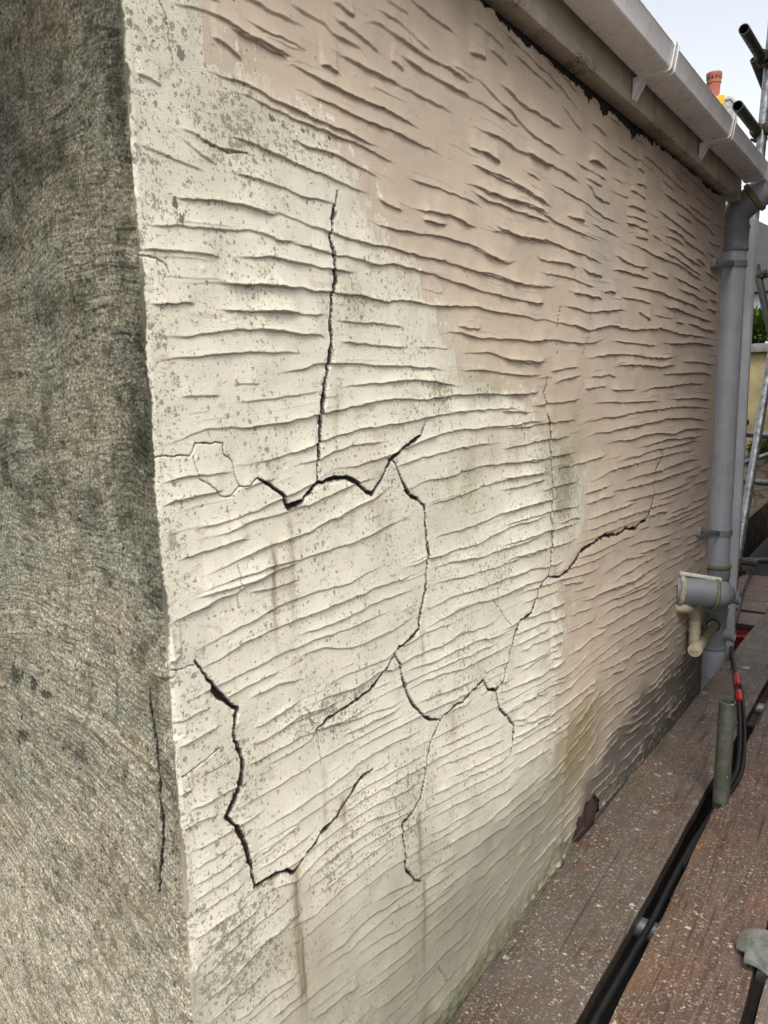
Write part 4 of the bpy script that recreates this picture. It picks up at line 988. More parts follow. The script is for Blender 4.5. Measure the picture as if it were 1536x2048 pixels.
# ---------------------------------------------------------------- gutter
gut = thing('gutter', 'white square-section plastic gutter running along the eaves above the cracked wall', 'gutter', (1.3, -.08, 2.075))
def arcp(cy, cz, r, a0, a1, n=6): return [(cy + r * math.cos(R(a0 + (a1 - a0) * i / n)), cz + r * math.sin(R(a0 + (a1 - a0) * i / n))) for i in range(n + 1)]
outer = [(-.038, 2.132), (-.040, 2.079)] + arcp(-.046, 2.081, .006, -20, -90, 4) + arcp(-.116, 2.083, .008, -90, -172, 6) + [(-.1305, 2.128), (-.1325, 2.131), (-.1305, 2.1345)]
inner = [(-.1285, 2.1335), (-.1275, 2.127), (-.1215, 2.085)] + [(-.116, 2.0785), (-.046, 2.0785), (-.0425, 2.082), (-.0405, 2.132)]
bm = new_bm(); add_sweep_x(bm, outer + inner, list(np.linspace(-.40, 3.06, 60)), jit=lambda x, y, z: (y, z + .0012 * math.sin(x * 2.3)))
obj('channel', bm, M_UPVC, gut)
bm = new_bm(); add_sweep_x(bm, [(y * 1.0 + (.0015 if y > -.08 else -.0015), z - .0015 if z < 2.1 else z) for y, z in outer] + [(-.06, 2.134)], [3.035, 3.064]); obj('stop_end', bm, M_UPVC, gut)
def ribbon(b, prof, th, xa, xb):
    """solid strip of thickness th following an open (y, z) profile, between two x stations"""
    n = len(prof); nrm = []
    for i in range(n):
        p, q = prof[max(0, i - 1)], prof[min(n - 1, i + 1)]; dy, dz = q[0] - p[0], q[1] - p[1]; l = math.hypot(dy, dz); nrm.append((-dz / l, dy / l))
    V = {}
    for ix, x in enumerate((xa, xb)):
        for i in range(n):
            for k in (0, 1): V[ix, i, k] = b.verts.new((x, prof[i][0] + nrm[i][0] * th * k, prof[i][1] + nrm[i][1] * th * k))
    for i in range(n - 1):
        b.faces.new((V[0, i, 0], V[0, i + 1, 0], V[1, i + 1, 0], V[1, i, 0])); b.faces.new((V[0, i, 1], V[1, i, 1], V[1, i + 1, 1], V[0, i + 1, 1]))
        for ix in (0, 1): b.faces.new((V[ix, i, 0], V[ix, i, 1], V[ix, i + 1, 1], V[ix, i + 1, 0]))
    for i in (0, n - 1): b.faces.new((V[0, i, 0], V[1, i, 0], V[1, i, 1], V[0, i, 1]))
def bracket(x0):
    w = .034; b = new_bm()
    base = [(-.0315, 2.0715), (-.040, 2.0722), (-.046, 2.0725)] + arcp(-.116, 2.083, .0105, -90, -172, 6) + [(-.1345, 2.131), (-.1350, 2.139), (-.1325, 2.1405)]
    ribbon(b, base, -.0015, x0 - w / 2, x0 + w / 2)
    for s_ in (-1, 1):
        xx = x0 + s_ * (w / 2 - .0012)
        rim = [(-.0315, 2.0680), (-.046, 2.0700)] + arcp(-.116, 2.083, .0130, -90, -172, 6) + [(-.1370, 2.131), (-.1380, 2.143)]
        ribbon(b, rim, -.0030, xx - .0014, xx + .0014)
    # back plate and gussets down the fascia
    add_box(b, (x0 - w / 2, -.0335, 2.022), (x0 + w / 2, -.0305, 2.072), .0006)
    for s_ in (-1, 1):
        xx = x0 + s_ * (w / 2 - .0015); v = [b.verts.new((xx + dx, y, z)) for dx in (-.0012, .0012) for y, z in ((-.0335, 2.0705), (-.0335, 2.024), (-.060, 2.0705))]
        b.faces.new(v[:3]); b.faces.new(v[3:][::-1])
        for i in range(3): b.faces.new((v[i], v[3 + i], v[3 + (i + 1) % 3], v[(i + 1) % 3]))
    bmesh.ops.recalc_face_normals(b, faces=b.faces)
    return b
for x0 in (.86, 1.615, 2.345):
    obj('gutter_bracket', bracket(x0), M_UPVC, gut)

# ---------------------------------------------------------------- soil pipe
PXc, PYc, PR = 3.12, 0.0, .0535
sp = thing('soil_pipe', 'tall grey plastic soil pipe with side branches at the far end of the cracked wall', 'drainpipe', (PXc, PYc, -2.6))
def vring(z0, prof, mat, name):
    b = new_bm(); add_lathe(b, (PXc, PYc, z0), (PXc, PYc, z0 + 1), prof, 48); return obj(name, b, mat, sp)
vring(-2.6, [(0, PR), (2.45, PR)], M_DARK, 'pipe'); vring(-.16, [(0, PR), (.22, PR)], M_GREY, 'pipe')  # length below the boards coloured near-black to paint in their shade
vring(.405, [(0, PR), (1.86 - .405, PR)], M_GREY, 'pipe')
vring(1.815, [(0, PR + .0055), (.004, PR + .0085), (.014, PR + .0085), (.018, PR + .006), (.088, PR + .006), (.092, PR + .009), (.102, PR + .009), (.107, PR + .005), (.12, PR + .004)], M_GREYD, 'collar')
vring(.395, [(0, PR + .006), (.040, PR + .006)], M_GREYD, 'collar')
vring(.436, [(0, PR + .0055), (.004, PR + .009), (.010, PR + .010), (.017, PR + .008), (.020, PR + .001)], M_RING, 'seal_ring')
# branch junction bodies
vring(.19, [(0, PR + .002), (.04, PR + .005), (.045, PR + .009), (.055, PR + .009), (.060, PR + .004), (.205, PR + .003)], M_GREYD, 'junction')
vring(.052, [(0, PR + .003), (.006, PR + .008), (.016, PR + .008), (.022, PR + .002), (.138, PR + .002)], M_GREYD, 'boss_junction')
vring(-.075, [(0, PR + .0005), (.003, PR + .005), (.088, PR + .005), (.092, PR + .0065), (.126, PR + .0065), (.13, PR + .002)], M_GREY, 'socket')
# offset bend at the top, going out round the gutter
def bendtube(name, pts, r, mat, ring=None):
    b = new_bm(); add_path_tube(b, pts, r, 40); return obj(name, b, mat, sp)
c1 = [Vector((PXc, PYc, 1.925 + .0 * i)) for i in range(1)]
pb = [Vector((PXc, PYc, 1.93))] + [Vector((PXc, PYc - .075 * (1 - math.cos(a)), 1.935 + .075 * math.sin(a))) for a in np.linspace(0.05, R(55), 9)]
dd = Vector((0, -math.sin(R(55)), math.cos(R(55))))
pe = pb[-1] + dd * .05
bendtube('offset_bend', pb + [pe], PR + .003, M_GREYD)
b = new_bm(); add_lathe(b, pe - dd * .012, pe + dd, [(0, PR + .004), (.003, PR + .012), (.020, PR + .012), (.024, PR + .006)], 44); obj('seal_ring', b, M_RING, sp)
b = new_bm(); add_lathe(b, pe + dd * .010, pe + dd, [(0, PR + .004), (.055, PR + .005), (.058, PR + .009), (.064, PR + .009), (.066, PR), (.50, PR)], 44); obj('vent_pipe', b, M_GREY, sp)
# side bosses
b = new_bm(); add_lathe(b, (PXc, PYc - .03, .305), (PXc + .02, PYc - 1, .34), [(0, .030), (.062, .028), (.064, .031), (.075, .031), (.0755, .026), (.050, .024)], 28); obj('boss', b, M_GREYD, sp)
b = new_bm(); add_lathe(b, (PXc, PYc - .03, .130), (PXc + .01, PYc - 1, .13), [(0, .030), (.050, .029), (.052, .033), (.064, .033), (.0645, .027), (.045, .025)], 28); obj('boss', b, M_GREYD, sp)
# big branch: a stubby boot straight out of the wall, then an elbow running back along it into the junction
b = new_bm(); A0 = Vector((2.455, .02, .492)); A1 = Vector((2.522, -.120, .477)); L = (A1 - A0).length
add_lathe(b, A0, A1, [(0, .062), (.022, .061), (.03, .059), (.06, .0575), (.11, .0555), (L, .054)], 44)
for v in b.verts: v.co.z += .0035 * math.sin(v.co.y * 38 + v.co.x * 20); v.co.x += .003 * math.sin(v.co.z * 45)
obj('branch_pipe', b, M_GREYD, sp)
b = new_bm(); add_lathe(b, A0 + Vector((0, -.010, 0)), A1, [(0, .052), (.002, .0655), (.010, .0650), (.020, .061), (.021, .055)], 30)
for v in b.verts: v.co += Vector((random.uniform(-1, 1), random.uniform(-1, 1), random.uniform(-1, 1))) * .0018
obj('mortar_collar', b, mat_plain('grubby_mortar', (.36, .34, .26), .9, .35, 40), sp)
b = new_bm(); add_lathe(b, A0 + (A1 - A0).normalized() * (L - .012), A1, [(0, .0555), (.001, .0605), (.009, .0615), (.013, .058), (.016, .053)], 44); obj('seal_ring', b, M_RING, sp)
b = new_bm(); add_path_tube(b, catmull([A1 - (A1 - A0) * .05, A1 + Vector((.012, -.008, -.003)), Vector((2.585, -.128, .462)), Vector((2.70, -.100, .432)), Vector((2.90, -.062, .375)), Vector((3.07, -.03, .335))], 8), .0500, 36); obj('branch_elbow', b, M_GREYD, sp)
# pipe clips back to the wall
def clip(z, xw, zw):
    b = new_bm()
    n = 40; r0, r1, h = PR + .0008, PR + .0058, .024
    a0, a1 = R(100), R(340)
    arr = []
    for i in range(n + 1):
        a = a0 + (a1 - a0) * i / n
        arr.append([b.verts.new((PXc + r * math.cos(a), PYc + r * math.sin(a), z + dz)) for r, dz in ((r0, -h / 2), (r1, -h / 2), (r1, h / 2), (r0, h / 2))])
    for p, q in zip(arr, arr[1:]):
        for i in range(4): b.faces.new((p[i], p[(i + 1) % 4], q[(i + 1) % 4], q[i]))
    b.faces.new(arr[0][::-1]); b.faces.new(arr[-1])
    d_ = Vector((PXc - PR + .01 - xw, 0, z - zw)); rot_ = d_.to_track_quat('X', 'Z').to_matrix().to_4x4()
    add_box(b, (0, -.004, -h / 2 + .001), (d_.length, .003, h / 2 - .001), .001, Matrix.Translation((xw, -.014, zw)) @ rot_)
    add_box(b, (xw - .02, -.022, zw - .017), (xw + .012, .004, zw + .017), .004)
    bmesh.ops.recalc_face_normals(b, faces=b.faces)
    c = obj('pipe_clip', b, M_GREYD, sp)
    b = new_bm(); add_lathe(b, (xw - .005, -.027, zw), (xw - .005, 1, zw), [(0, .004), (.001, .006), (.006, .006)], 6); obj('bolt', b, M_IRON, c)
clip(1.762, 2.72, 1.728); clip(.604, 2.69, .682)

# cream overflow pipe
wp = thing('waste_pipe', 'aged cream plastic waste pipe bending down from the wall into the grey soil pipe', 'pipe', (2.47, -.03, .30))
b = new_bm(); wpts = catmull([(2.43, .01, .428), (2.455, -.022, .424), (2.515, -.034, .405), (2.562, -.038, .365), (2.572, -.038, .325), (2.572, -.038, .245)], 8)
add_path_tube(b, wpts, .0215, 28); obj('bent_pipe', b, M_CREAM, wp)
b = new_bm()
for p, d in ((wpts[-1] + Vector((0, 0, .062)), Vector((0, 0, -1))), (wpts[-1] + Vector((0, 0, .095)), Vector((0, 0, -1)))): add_lathe(b, p, p + d, [(0, .0235), (.004, .0245), (.009, .0235)], 28)
obj('joint_ring', b, M_CREAM, wp)
b = new_bm(); e0 = Vector((2.475, -.062, .253)); e1 = Vector((3.07, -.014, .186))
add_lathe(b, e0, e1, [(0, .020), (.0, .0245), (.004, .0265), (.045, .0265), (.048, .0235), (.13, .024), (.17, .0245), (.172, .0225)], 32); obj('elbow', b, M_CREAM, wp)
b = new_bm(); add_lathe(b, e0 - (e1 - e0).normalized() * .003, e1, [(0, .013), (.001, .018), (.006, .020)], 20)
add_box(b, (-.003, -.016, -.003), (.003, .016, .003), 0, Matrix.Translation(e0 - (e1 - e0).normalized() * .005)); obj('access_plug', b, M_CREAM, wp)
b = new_bm(); add_lathe(b, e0 + (e1 - e0).normalized() * .17, e1, [(0, .0212), (.43, .0212)], 28); obj('spigot', b, M_OLIVE, wp)
b = new_bm(); add_lathe(b, e1 - (e1 - e0).normalized() * .045, e1, [(0, .022), (.001, .030), (.008, .031), (.02, .026)], 28); obj('rubber_seal', b, M_BLACK, wp)
# strip resting on the branch
b = new_bm(); q0 = Vector((2.452, .002, .560)); q1 = Vector((2.528, -.135, .534)); dv = q1 - q0; rot = dv.to_track_quat('X', 'Z').to_matrix().to_4x4()
add_box(b, (0, -.009, -.006), (dv.length, .009, .006), .002, Matrix.Translation(q0) @ rot); o = obj('plastic_strip', b, mat_plastic('dirty_white_plastic', (.62, .60, .54), .5, .45, (.12, .11, .07)))
tag(o, 'short white plastic strip lying along the top of the stubby grey branch', 'strip')
# white corner board behind the pipe
b = new_bm(); add_box(b, (3.30, -.052, -.3), (3.312, .30, 1.972), .002); add_box(b, (3.296, -.058, -.3), (3.330, -.0525, 1.972), .002)
o = obj('trim_board', b, M_TRIM); tag(o, 'tall white plastic trim board standing upright behind the grey soil pipe', 'board')
o['label'] = 'tall white plastic trim board standing upright behind the grey soil pipe'

# ---------------------------------------------------------------- scaffold boards
BT = .038
def board_bm(x0, x1, ya, yb, rnd=0, wob=.0015, n=140, zt=0.0):
    """ya(x) inner edge, yb(x) outer edge (yb < ya)"""
    b = new_bm(); r = .005
    def pr(x):
        a, c = ya(x), yb(x)
        ja = wob * math.sin(x * 7 + rnd) + wob * .6 * math.sin(x * 31 + rnd * 2); jc = wob * math.sin(x * 6 + rnd * 3) + wob * .6 * math.sin(x * 27 + rnd)
        a += ja; c += jc; ys = np.linspace(a - r, c + r, 13)
        top = [(y, zt + .0008 * math.sin(x * 9 + y * 40 + rnd)) for y in ys]
        return [(a, zt - BT + r), (a, zt - r)] + [(a - r * .3, zt - r * .3)] + top + [(c + r * .3, zt - r * .3), (c, zt - r), (c, zt - BT + r), (c + r, zt - BT), (a - r, zt - BT)]
    xs = np.linspace(x0, x1, n); rings = [[b.verts.new((x, y, z)) for y, z in pr(x)] for x in xs]; m = len(rings[0])
    for p, q in zip(rings, rings[1:]):
        for i in range(m): b.faces.new((p[i], p[(i + 1) % m], q[(i + 1) % m], q[i]))
    b.faces.new(rings[0][::-1]); b.faces.new(rings[-1]); bmesh.ops.recalc_face_normals(b, faces=b.faces); return b
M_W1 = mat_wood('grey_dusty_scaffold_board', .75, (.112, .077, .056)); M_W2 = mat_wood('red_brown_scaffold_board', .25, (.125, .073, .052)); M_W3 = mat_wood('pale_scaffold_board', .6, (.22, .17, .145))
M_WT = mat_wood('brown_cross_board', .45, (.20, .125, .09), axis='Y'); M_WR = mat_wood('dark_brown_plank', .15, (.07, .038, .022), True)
ge = lambda x: -.2285 - .0225 * min(max(x - .79, -1.5), 1.2) / 1.13 - .012 * max(x - 1.99, 0)
def edge1(x): return .004 - .0345 * max(x - 1.3, 0) if x > 1.3 else .004 - .006 * (1.3 - x)
def ws(x): return min(edge1(x), -.004) if x < 1.3 else edge1(x)
GB = 'scaffold boards of the working platform'
o = obj('scaffold_board', board_bm(-1.6, 5.3, ws, lambda x: -.2290 - .0135 * (x - .79), 1, .0012, 300), M_W1)
tag(o, 'grey dusty scaffold board tight against the foot of the cracked wall', 'scaffold board', GB)
o2 = obj('scaffold_board', board_bm(-1.6, 3.6, lambda x: -.2835 - .0042 * (x - .82), lambda x: -.5080 - .001 * (x - .97), 2, .0014, 240), M_W2)
tag(o2, 'red-brown wet scaffold board speckled with mortar, second from the wall', 'scaffold board', GB)
o3 = obj('scaffold_board', board_bm(-1.6, 5.3, lambda x: -.5310, lambda x: -.756, 3, .0012, 160), M_W3)
tag(o3, 'pale greyish scaffold board in the bottom right corner of the photo, third from the wall', 'scaffold board', GB)
o4 = obj('scaffold_board', board_bm(-1.6, 5.3, lambda x: -.772, lambda x: -.997, 4, .0012, 60), M_W2); tag(o4, 'scaffold board just outside the right edge of the photo, fourth from the wall', 'scaffold board', GB)
o5 = obj('scaffold_board', board_bm(-1.6, 5.3, lambda x: -1.012, lambda x: -1.237, 5, .0012, 60), M_W1); tag(o5, 'scaffold board farthest out from the wall, out of the photo', 'scaffold board', GB)
for k in range(6):
    ob = obj('lower_or_added_board', board_bm(-1.8, 4.6, lambda x: -.03 - .232 * k, lambda x: -.255 - .232 * k, k, .001, 30, -1.95), M_WR); tag(ob, 'dark board added below the platform for shade, number %s out from the wall' % ('one', 'two', 'three', 'four', 'five', 'six')[k], 'scaffold board', 'boards added below the platform')  # unseen lower boards added to keep the gaps dark
GC = 'short cross boards beyond the end of the house'
cross = [(3.885, 4.118, 'nearest short cross board, beside the dark opening past the soil pipe'), (4.165, 4.385, 'second short cross board beyond the narrow slot past the soil pipe'), (4.391, 4.755, 'wide third cross board, split between the slot and the farthest plank'), (4.762, 5.03, 'farthest cross board at the edge of the black drop behind the leaning tube')]
for k, (xa, xb, lab) in enumerate(cross):
    bb = board_bm(-.07, 1.4, lambda x: 0, lambda x: -(cross[k][1] - cross[k][0]), k, .001, 50, -.042)
    bmesh.ops.transform(bb, matrix=Matrix(((0, -1, 0, xa), (1, 0, 0, 0), (0, 0, 1, 0), (0, 0, 0, 1))), verts=bb.verts)
    o = obj('cross_board', bb, M_WT); tag(o, lab, 'scaffold board', GC)

# ---------------------------------------------------------------- steel tubes
def tube(name, p0, p1, mat, label, r=.02415, group=None, cat='scaffold tube', openend=True):
    p0 = Vector(p0); b = new_bm(); add_tube_straight(b, p0, p1, r, .004, 32, openend)
    o = obj(name, b, mat); tag(o, label, cat, group); return o
GT = 'transom tubes carrying the boards'
tube('scaffold_tube', (1.232, .9 - 1.0 + .09, -.0635), (1.232, -1.4, -.0635), M_STEEL, 'steel transom tube crossing under the cable in the near gap between two boards', group=GT)
tube('scaffold_tube', (2.80, -.09, -.0635), (2.80, -1.4, -.0635), M_STEEL, 'steel transom tube under the boards just beyond the short upright tube, at the right edge', group=GT)
tube('upright_tube', (1.862, -.262, -2.6), (1.842, -.3005, .333), M_STEELG, 'short green-grey upright scaffold tube with an open top rising from the gap between boards')
GL = 'open-ended ledger tubes sticking out near the gutter'
tube('ledger_tube', (3.715, .12, 2.903), (4.30, .10, 2.885), M_STEELD, 'upper dark open-ended tube sticking out against the sky at top right', r=.0245, group=GL)
tube('ledger_tube', (3.645, .116, 2.547), (4.25, .10, 2.53), M_STEELD, 'lower dark open-ended tube against the sky, just above the end of the gutter', r=.0245, group=GL)
tube('standard_tube', (3.57, .083, -.02), (4.46, .079, 4.2), M_STEEL, 'tall galvanised upright scaffold tube at the right edge of the sky')
tube('diagonal_tube', (4.20, .155, 2.925), (4.42, .085, 2.73), M_STEELD, 'dark diagonal brace dropping behind the upper open-ended tube at top right')
tube('leaning_tube', (4.405, .152, .0), (5.60, .172, 1.64), M_STEEL, 'long galvanised tube leaning to the right beside the white trim board', r=.026)
tube('brace_tube', (5.285, .275, 2.0), (5.26, .10, 1.35), M_STEELD, 'dark steel brace tube sloping down beside the potted plant')
tube('guard_rail', (5.69, .52, .862), (5.90, -.02, .815), M_STEEL, 'upper horizontal steel rail crossing behind the leaning tube')
tube('guard_rail', (5.62, .50, .520), (5.84, -.02, .470), M_STEEL, 'lower horizontal steel rail behind the leaning tube, over the stone wall')
tube('sloping_tube', (5.44, .33, .655), (5.66, .05, .765), M_STEEL, 'short tube sloping up to the right between the two horizontal rails', r=.018)
tube('stub_tube', (4.86, .40, .085), (4.982, .114, .052), M_STEELD, 'short dark tube end sticking out above the farthest cross board', r=.026)
tube('under_tube', (5.3, .40, -.03), (5.55, -.15, -.02), M_STEELD, 'dark tube in the shadow under the brown plank', r=.022)

def coupler(label, c, ax1, ax2, grp='scaffold couplers'):
    t = thing('scaffold_coupler', label, 'coupler', c, grp); c = Vector(c)
    for ax, off in ((Vector(ax1).normalized(), -1), (Vector(ax2).normalized(), 1)):
        n = Vector(ax1).cross(Vector(ax2)).normalized(); cc = c + n * off * .0265
        d, u, v = basis(ax)
        b = new_bm(); add_lathe(b, cc - ax * .025, cc + ax, [(0, .025), (0, .0325), (.003, .034), (.047, .034), (.05, .0325), (.05, .025)], 24, False); obj('band', b, M_IRON, t)
        side_ = ax.cross(n).normalized()
        b = new_bm(); p = cc + side_ * .040 - n * .03
        add_lathe(b, p, p + n, [(0, .006), (.07, .006)], 10); add_lathe(b, p + n * .045, p + n, [(0, .011), (.014, .011)], 6); add_lathe(b, p + n * .0, p + n, [(0, .010), (.008, .010)], 10)
        add_box(b, (-.012, -.016, -.02), (.012, .016, .02), .003, Matrix.Translation(cc + side_ * .034)); obj('bolt', b, M_IRON, t)
    return t
coupler('rusty coupler clamping the upper open-ended tube to the tall upright', (4.115, .080, 2.895), (1, 0, 0), (0, .02, 1))
coupler('rusty coupler clamping the lower open-ended tube to the tall upright', (4.11, .080, 2.54), (1, 0, 0), (0, .02, 1))
coupler('small coupler with a pale bolt on the leaning tube above the cross boards', (4.46, .145, .12), (.588, 0, .81), (0, 1, 0))
coupler('dark coupler half hidden by the white trim board, level with the upper rail', (5.60, .37, .94), (0, 0, 1), (0, 1, 0))
coupler('dark coupler half hidden by the white trim board, level with the lower rail', (5.55, .385, .60), (0, 0, 1), (0, 1, 0))
coupler('dark coupler at the head of the sloping brace beside the trim board', (5.30, .26, 1.93), (0, .3, 1), (1, 0, 0))

# ---------------------------------------------------------------- cable with red tape
cp = [(5.112, .142, .0), (4.567, .104, .0), (4.262, .073, -.01), (3.935, .030, .01), (3.651, .0, .012), (3.40, -.035, .012), (3.183, -.075, .012), (2.994, -.122, .012), (2.823, -.163, .012), (2.542, -.224, .012), (2.344, -.262, .011), (2.205, -.285, .009), (2.053, -.304, .009), (1.933, -.302, .006), (1.822, -.290, -.004), (1.73, -.280, -.018), (1.607, -.271, -.020), (1.465, -.266, -.022), (1.337, -.263, -.026), (1.22, -.262, -.0285), (1.09, -.258, -.026), (.942, -.2545, -.022), (.829, -.2515, -.020), (.5, -.25, -.020), (-.2, -.248, -.02)]
cab = thing('cable', 'black rubber cable with red tape running along the boards and down into the gap', 'cable', (2.3, -.26, .01))
pts_c = catmull(cp, 10)
b = new_bm(); add_path_tube(b, pts_c, .0078, 14); obj('core', b, M_BLACK, cab)
b = new_bm(); p2 = catmull([(x + .01, y - .014 if x > 1.9 else y - .010, z + (.001 if x > 1.9 else .004)) for x, y, z in cp[8:18]], 10); add_path_tube(b, p2, .0062, 12); obj('core', b, M_BLACK, cab)
def seg(pa, pb_): 
    return [p for p in pts_c if pb_ <= p.x <= pa]
for xa, xb in ((2.93, 2.80), (2.755, 2.64)):
    s = seg(xa, xb); s = [p + Vector((0, -.004, .001)) for p in s]
    b = new_bm(); add_path_tube(b, s, lambda t: .0135 + .001 * math.sin(t * 9), 18); obj('red_tape', b, M_RED, cab)

# ---------------------------------------------------------------- bent metal strap on the boards
b = new_bm(); n1, n2 = 30, 24; g_ = {}
for i in range(n1):
    u = i / (n1 - 1)                                   # 0 on the second board .. 1 past the gap
    q_ = max(0.0, 1 - u / .24); rd = 1 - math.sqrt(max(0.0, 1 - q_ * q_)); lo = 1.130 + .040 * float(smoothstep(.32, .26, np.array(u))) + .035 * rd
    hi = 1.262 - .042 * rd - .006 * math.sin(u * 7)
    for j in range(n2):
        v = j / (n2 - 1); x = lo + (hi - lo) * v
        y = -.458 - .092 * u
        z = .0045 + .024 * math.sin(math.pi * min(1, u * .82 + .04)) ** .7 - .012 * u * u + .002 * math.sin(v * 6)
        g_[i, j] = b.verts.new((x, y, z))
for i in range(n1 - 1):
    for j in range(n2 - 1): b.faces.new((g_[i, j], g_[i, j + 1], g_[i + 1, j + 1], g_[i + 1, j]))
bmesh.ops.recalc_face_normals(b, faces=b.faces)
r_ = bmesh.ops.extrude_face_region(b, geom=b.faces[:])
bmesh.ops.translate(b, verts=[v for v in r_['geom'] if isinstance(v, bmesh.types.BMVert)], vec=(0, 0, -.0035)); bmesh.ops.recalc_face_normals(b, faces=b.faces)
o = obj('metal_strap', b, mat_steel('bright_worn_steel', (.36, .37, .34), .5, .5, .25)); tag(o, 'bent grey metal strap lying over the gap by the right edge, near the bottom', 'strap')

# ---------------------------------------------------------------- things under and beyond the platform
b = new_bm(); add_lathe(b, (5.75, .36, -1.10), (5.75, .36, 0), [(0, .13), (.01, .15), (.42, .19), (.425, .20), (.44, .20), (.445, .185), (.40, .178), (.03, .14)], 40); bk = obj('bucket', b, mat_plain('dull_red_plastic', (.22, .010, .015), .5, .15, 30)); tag(bk, 'dull red tub seen through the opening beside the soil pipe', 'tub')
b = new_bm(); add_box(b, (5.0, .02, -1.14), (6.6, .70, -1.102), .003); o = obj('lower_or_added_board', b, M_WR); tag(o, 'dark board on the lower scaffold lift, under the red tub', 'scaffold board')
b = new_bm(); add_box(b, (5.05, .31, -.12), (8.2, .35, .205), .004); o = obj('plank', b, mat_wood('mid_brown_plank', .2, (.11, .062, .036), True)); tag(o, 'dark brown plank on edge beyond the leaning tube', 'plank')

M_STONE = (lambda t: t.fin(t.mix(t.ramp(t.voro(5, t.vadd(t.mapv((1, 1, 1.9)), t.vadd(t.noise(5, 4, color=True), .22, 'SCALE')), 'DISTANCE_TO_EDGE').outputs['Distance'], .02, .08), (.10, .085, .06), t.mix(t.noise(8, 4), (.30, .235, .16), (.18, .135, .095))), .9, normal=t.bump(t.noise(22, 5), .02, .8)))(NT('rubble_stone'))
M_YEL = mat_plain('stained_cream_masonry_paint', (.40, .33, .17), .9, .3, 2.5)
gw = thing('garden_wall', 'stained yellow-cream boundary wall with a grey coping and rubble stone below', 'wall', (9.4, 0, -2.6))
b = new_bm(); add_box(b, (9.2, -.3, .42), (9.5, 3.2, 1.50), .01); obj('painted_face', b, M_YEL, gw)
b = new_bm(); add_box(b, (9.15, -.3, -2.6), (9.52, 3.2, .418), .01); obj('stone_base', b, M_STONE, gw)
b = new_bm(); add_box(b, (9.12, -.3, 1.503), (9.56, 3.2, 1.60), .012); obj('coping', b, mat_plain('grey_coping_stone', (.30, .29, .27), .85, .3, 8), gw)
M_LEAF = (lambda t: t.fin(t.mix(t.noise(30, 3), (.05, .13, .015), (.16, .27, .03)), .45))(NT('plant_leaf'))
def leafball(c, r, n, ln, seed, flat=.8):
    rr = random.Random(seed); b = new_bm(); c = Vector(c)
    for _ in range(n):
        d = Vector((rr.gauss(0, 1), rr.gauss(0, 1), rr.gauss(0, 1))).normalized(); p = c + Vector((d.x * r, d.y * r, d.z * r * flat)) * rr.random() ** .5
        ax = (d + Vector((rr.uniform(-.6, .6), rr.uniform(-.6, .6), rr.uniform(-.1, .9)))).normalized(); s = ax.cross(Vector((rr.random(), rr.random(), rr.random()))).normalized() * ln * .28
        L_ = ln * rr.uniform(.6, 1.2); nrm = ax.cross(s).normalized() * ln * .08
        v = [b.verts.new(q) for q in (p, p + ax * L_ * .45 + s + nrm, p + ax * L_, p + ax * L_ * .45 - s + nrm)]; b.faces.new(v)
    return b
pp = thing('potted_plant', 'bright green leafy plant in a dark pot on the coping of the yellow wall', 'plant', (9.34, .92, 1.6))
obj('leaves', leafball((9.34, .92, 1.80), .20, 700, .10, 3), M_LEAF, pp, False)
b = new_bm(); add_lathe(b, (9.34, .92, 1.6), (9.34, .92, 3), [(0, .09), (.01, .10), (.13, .13), (.135, .14), (.15, .14), (.15, .12), (.12, .11)], 24); obj('pot', b, M_BLACK, pp)
o = obj('moss', leafball((9.16, .62, .44), .26, 1500, .05, 5, .42), (lambda t: t.fin(t.mix(t.noise(30, 3), (.05, .07, .015), (.13, .13, .04)), .9))(NT('moss_green')), None, False); o['kind'] = 'stuff'; o['label'] = 'clump of moss and weeds on the ledge of the stone wall'

sh = thing('shade_block', 'added near-black block standing in for shade past the leaning tube', 'shade_block', (7.6, 1.0, -2.6))  # added block; its near-black top stands in for shade
b = new_bm(); add_box(b, (6.4, -.4, -2.6), (9.0, 2.6, -.62), .01); obj('wall', b, M_WR, sh)  # sides of the added shade block
b = new_bm(); add_box(b, (6.3, -.5, -.618), (9.1, 2.7, -.55), .01); obj('roof', b, mat_plain('shade_block_black', (.018, .018, .018), .9, .4, 12, 0, .003), sh)  # near-black top of the added shade block
# neighbouring house with the chimney
nh = thing('neighbour_house', 'white rendered house beyond the boundary wall, mostly hidden by the gutter and pipe', 'house', (17, 3.5, -2.6))
M_WIN = mat_plain('dark_window_glass', (.05, .06, .07), .15, .1, 3)
M_WHITE = mat_plain('white_painted_render', (.74, .74, .73), .85, .05, 4)
b = new_bm(); add_box(b, (14.6, .2, -2.6), (21, 7.2, 2.6), .02); obj('wall', b, M_WHITE, nh)
b = new_bm(); v = [b.verts.new(p) for p in ((14.4, -.1, 2.62), (21.2, -.1, 2.62), (21.2, 7.5, 2.62), (14.4, 7.5, 2.62), (14.4, 3.7, 4.9), (21.2, 3.7, 4.9))]
for f in ((0, 1, 5, 4), (2, 3, 4, 5), (0, 4, 3), (1, 2, 5), (3, 2, 1, 0)): b.faces.new([v[i] for i in f])
obj('roof', b, M_SLATE, nh, False)
for y0, z0 in ((1.2, .2), (4.2, .2), (1.2, -2.0), (4.2, -2.0)): 
    wf = new_bm(); add_box(wf, (14.57, y0, z0), (14.62, y0 + 1.1, z0 + 1.2), .005); obj('window', wf, M_WIN, nh)
ch = thing('chimney', 'distant chimney with a red clay pot and flat grey top, just above the white gutter', 'chimney', (15.3, 2.83, 4.2))
b = new_bm(); add_box(b, (15.05, 2.50, 4.0), (15.75, 3.02, 5.97), .01); obj('stack', b, mat_plain('grey_flint_render', (.36, .36, .35), .9, .5, 26, 0, .01), ch)
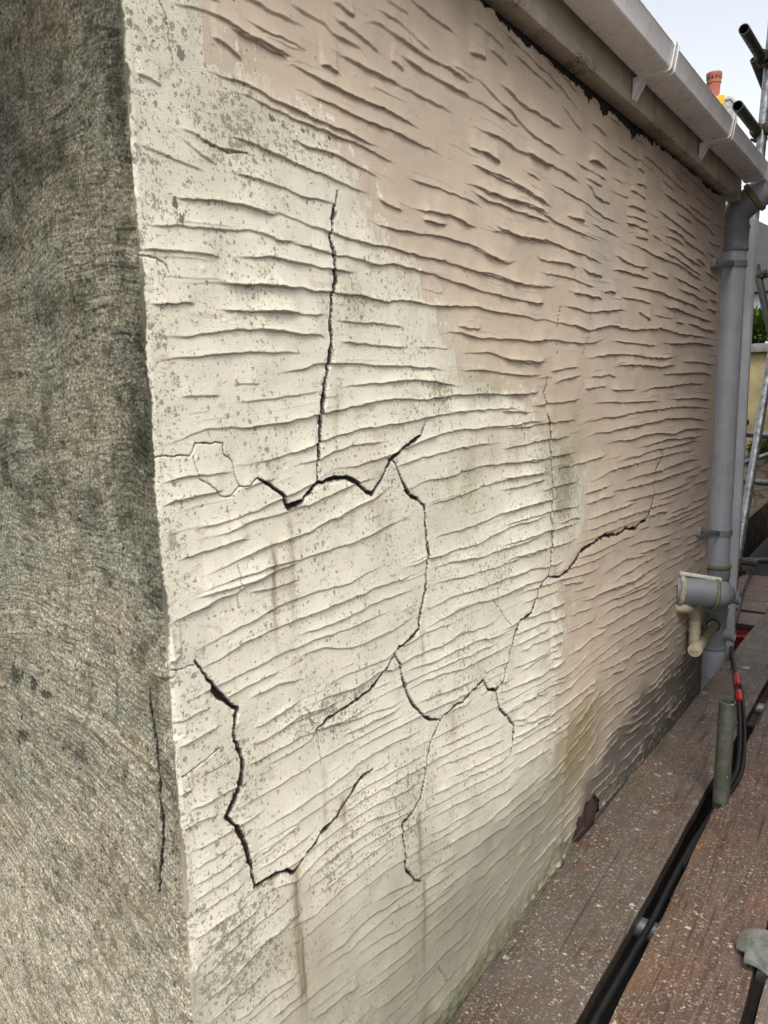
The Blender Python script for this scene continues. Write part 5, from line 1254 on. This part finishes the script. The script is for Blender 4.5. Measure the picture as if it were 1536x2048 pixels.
b = new_bm(); add_box(b, (15.03, 2.48, 5.972), (15.77, 3.04, 6.06), .02); obj('cap', b, mat_plain('pale_flaunching', (.60, .59, .56), .9, .25, 12, 0, .01), ch)
b = new_bm(); add_lathe(b, (15.28, 2.835, 6.03), (15.28, 2.835, 8), [(0, .095), (.05, .10), (.30, .112), (.33, .112), (.335, .125), (.36, .127), (.365, .116), (.39, .118), (.47, .135), (.49, .137), (.51, .128), (.51, .10), (.42, .095)], 32); pot = obj('chimney_pot', b, mat_plain('terracotta', (.36, .12, .075), .8, .2, 8), ch)
for k in range(12):
    b = new_bm(); a = k * math.pi / 6; add_box(b, (-.010, -.014, -.018), (.010, .014, .018), .002, Matrix.Translation((15.28 + .121 * math.cos(a), 2.835 + .121 * math.sin(a), 6.45)) @ Matrix.Rotation(a, 4, 'Z')); obj('pierced_hole', b, M_DARK, pot)
b = new_bm(); add_lathe(b, (15.045, 2.655, 5.925), (14.995, 2.605, 5.91), [(0, .150), (.02, .155), (.035, .145), (.042, .09), (.043, .0)], 40, False); add_box(b, (14.98, 2.59, 5.905), (15.0, 2.63, 5.935), .003)
yd = obj('warning_disc', b, mat_plain('yellow_plastic', (.78, .47, .02), .5, .08, 10)); tag(yd, 'round yellow disc on the side of the distant chimney, half hidden by the gutter', 'disc')

# unseen house added across the passage; it shades the far end of the wall
oh = thing('added_shade_house', 'brick house added across the passage for its shade, outside the right edge of the photo', 'house', (6, -3, -2.6))
b = new_bm(); add_box(b, (.9, -6.5, -2.6), (12, -1.45, 5.4), .02); obj('wall', b, mat_brick('added_house_brown_brick', (.17, .08, .05), (.22, .20, .17)), oh)  # wall of the added shade house
b = new_bm(); v = [b.verts.new(p) for p in ((.7, -6.8, 5.42), (12.2, -6.8, 5.42), (12.2, -1.35, 5.42), (.7, -1.35, 5.42), (.7, -4.1, 7.2), (12.2, -4.1, 7.2))]
for f in ((0, 1, 5, 4), (2, 3, 4, 5), (0, 4, 3), (1, 2, 5), (3, 2, 1, 0)): b.faces.new([v[i] for i in f])
obj('roof', b, M_SLATE, oh, False)  # roof of the added shade house
# ground far below
t = NT('yard_ground'); M_GROUND = t.fin(t.mix(t.noise(1.5, 6, .7), (.045, .04, .035), (.10, .09, .075)), .9, normal=t.bump(t.noise(14, 5), .02, .8))
b = new_bm(); bmesh.ops.create_grid(b, x_segments=20, y_segments=20, size=200); bmesh.ops.translate(b, verts=b.verts, vec=(0, 0, -2.6)); g_o = obj('ground', b, M_GROUND, None, False); g_o['kind'] = 'structure'
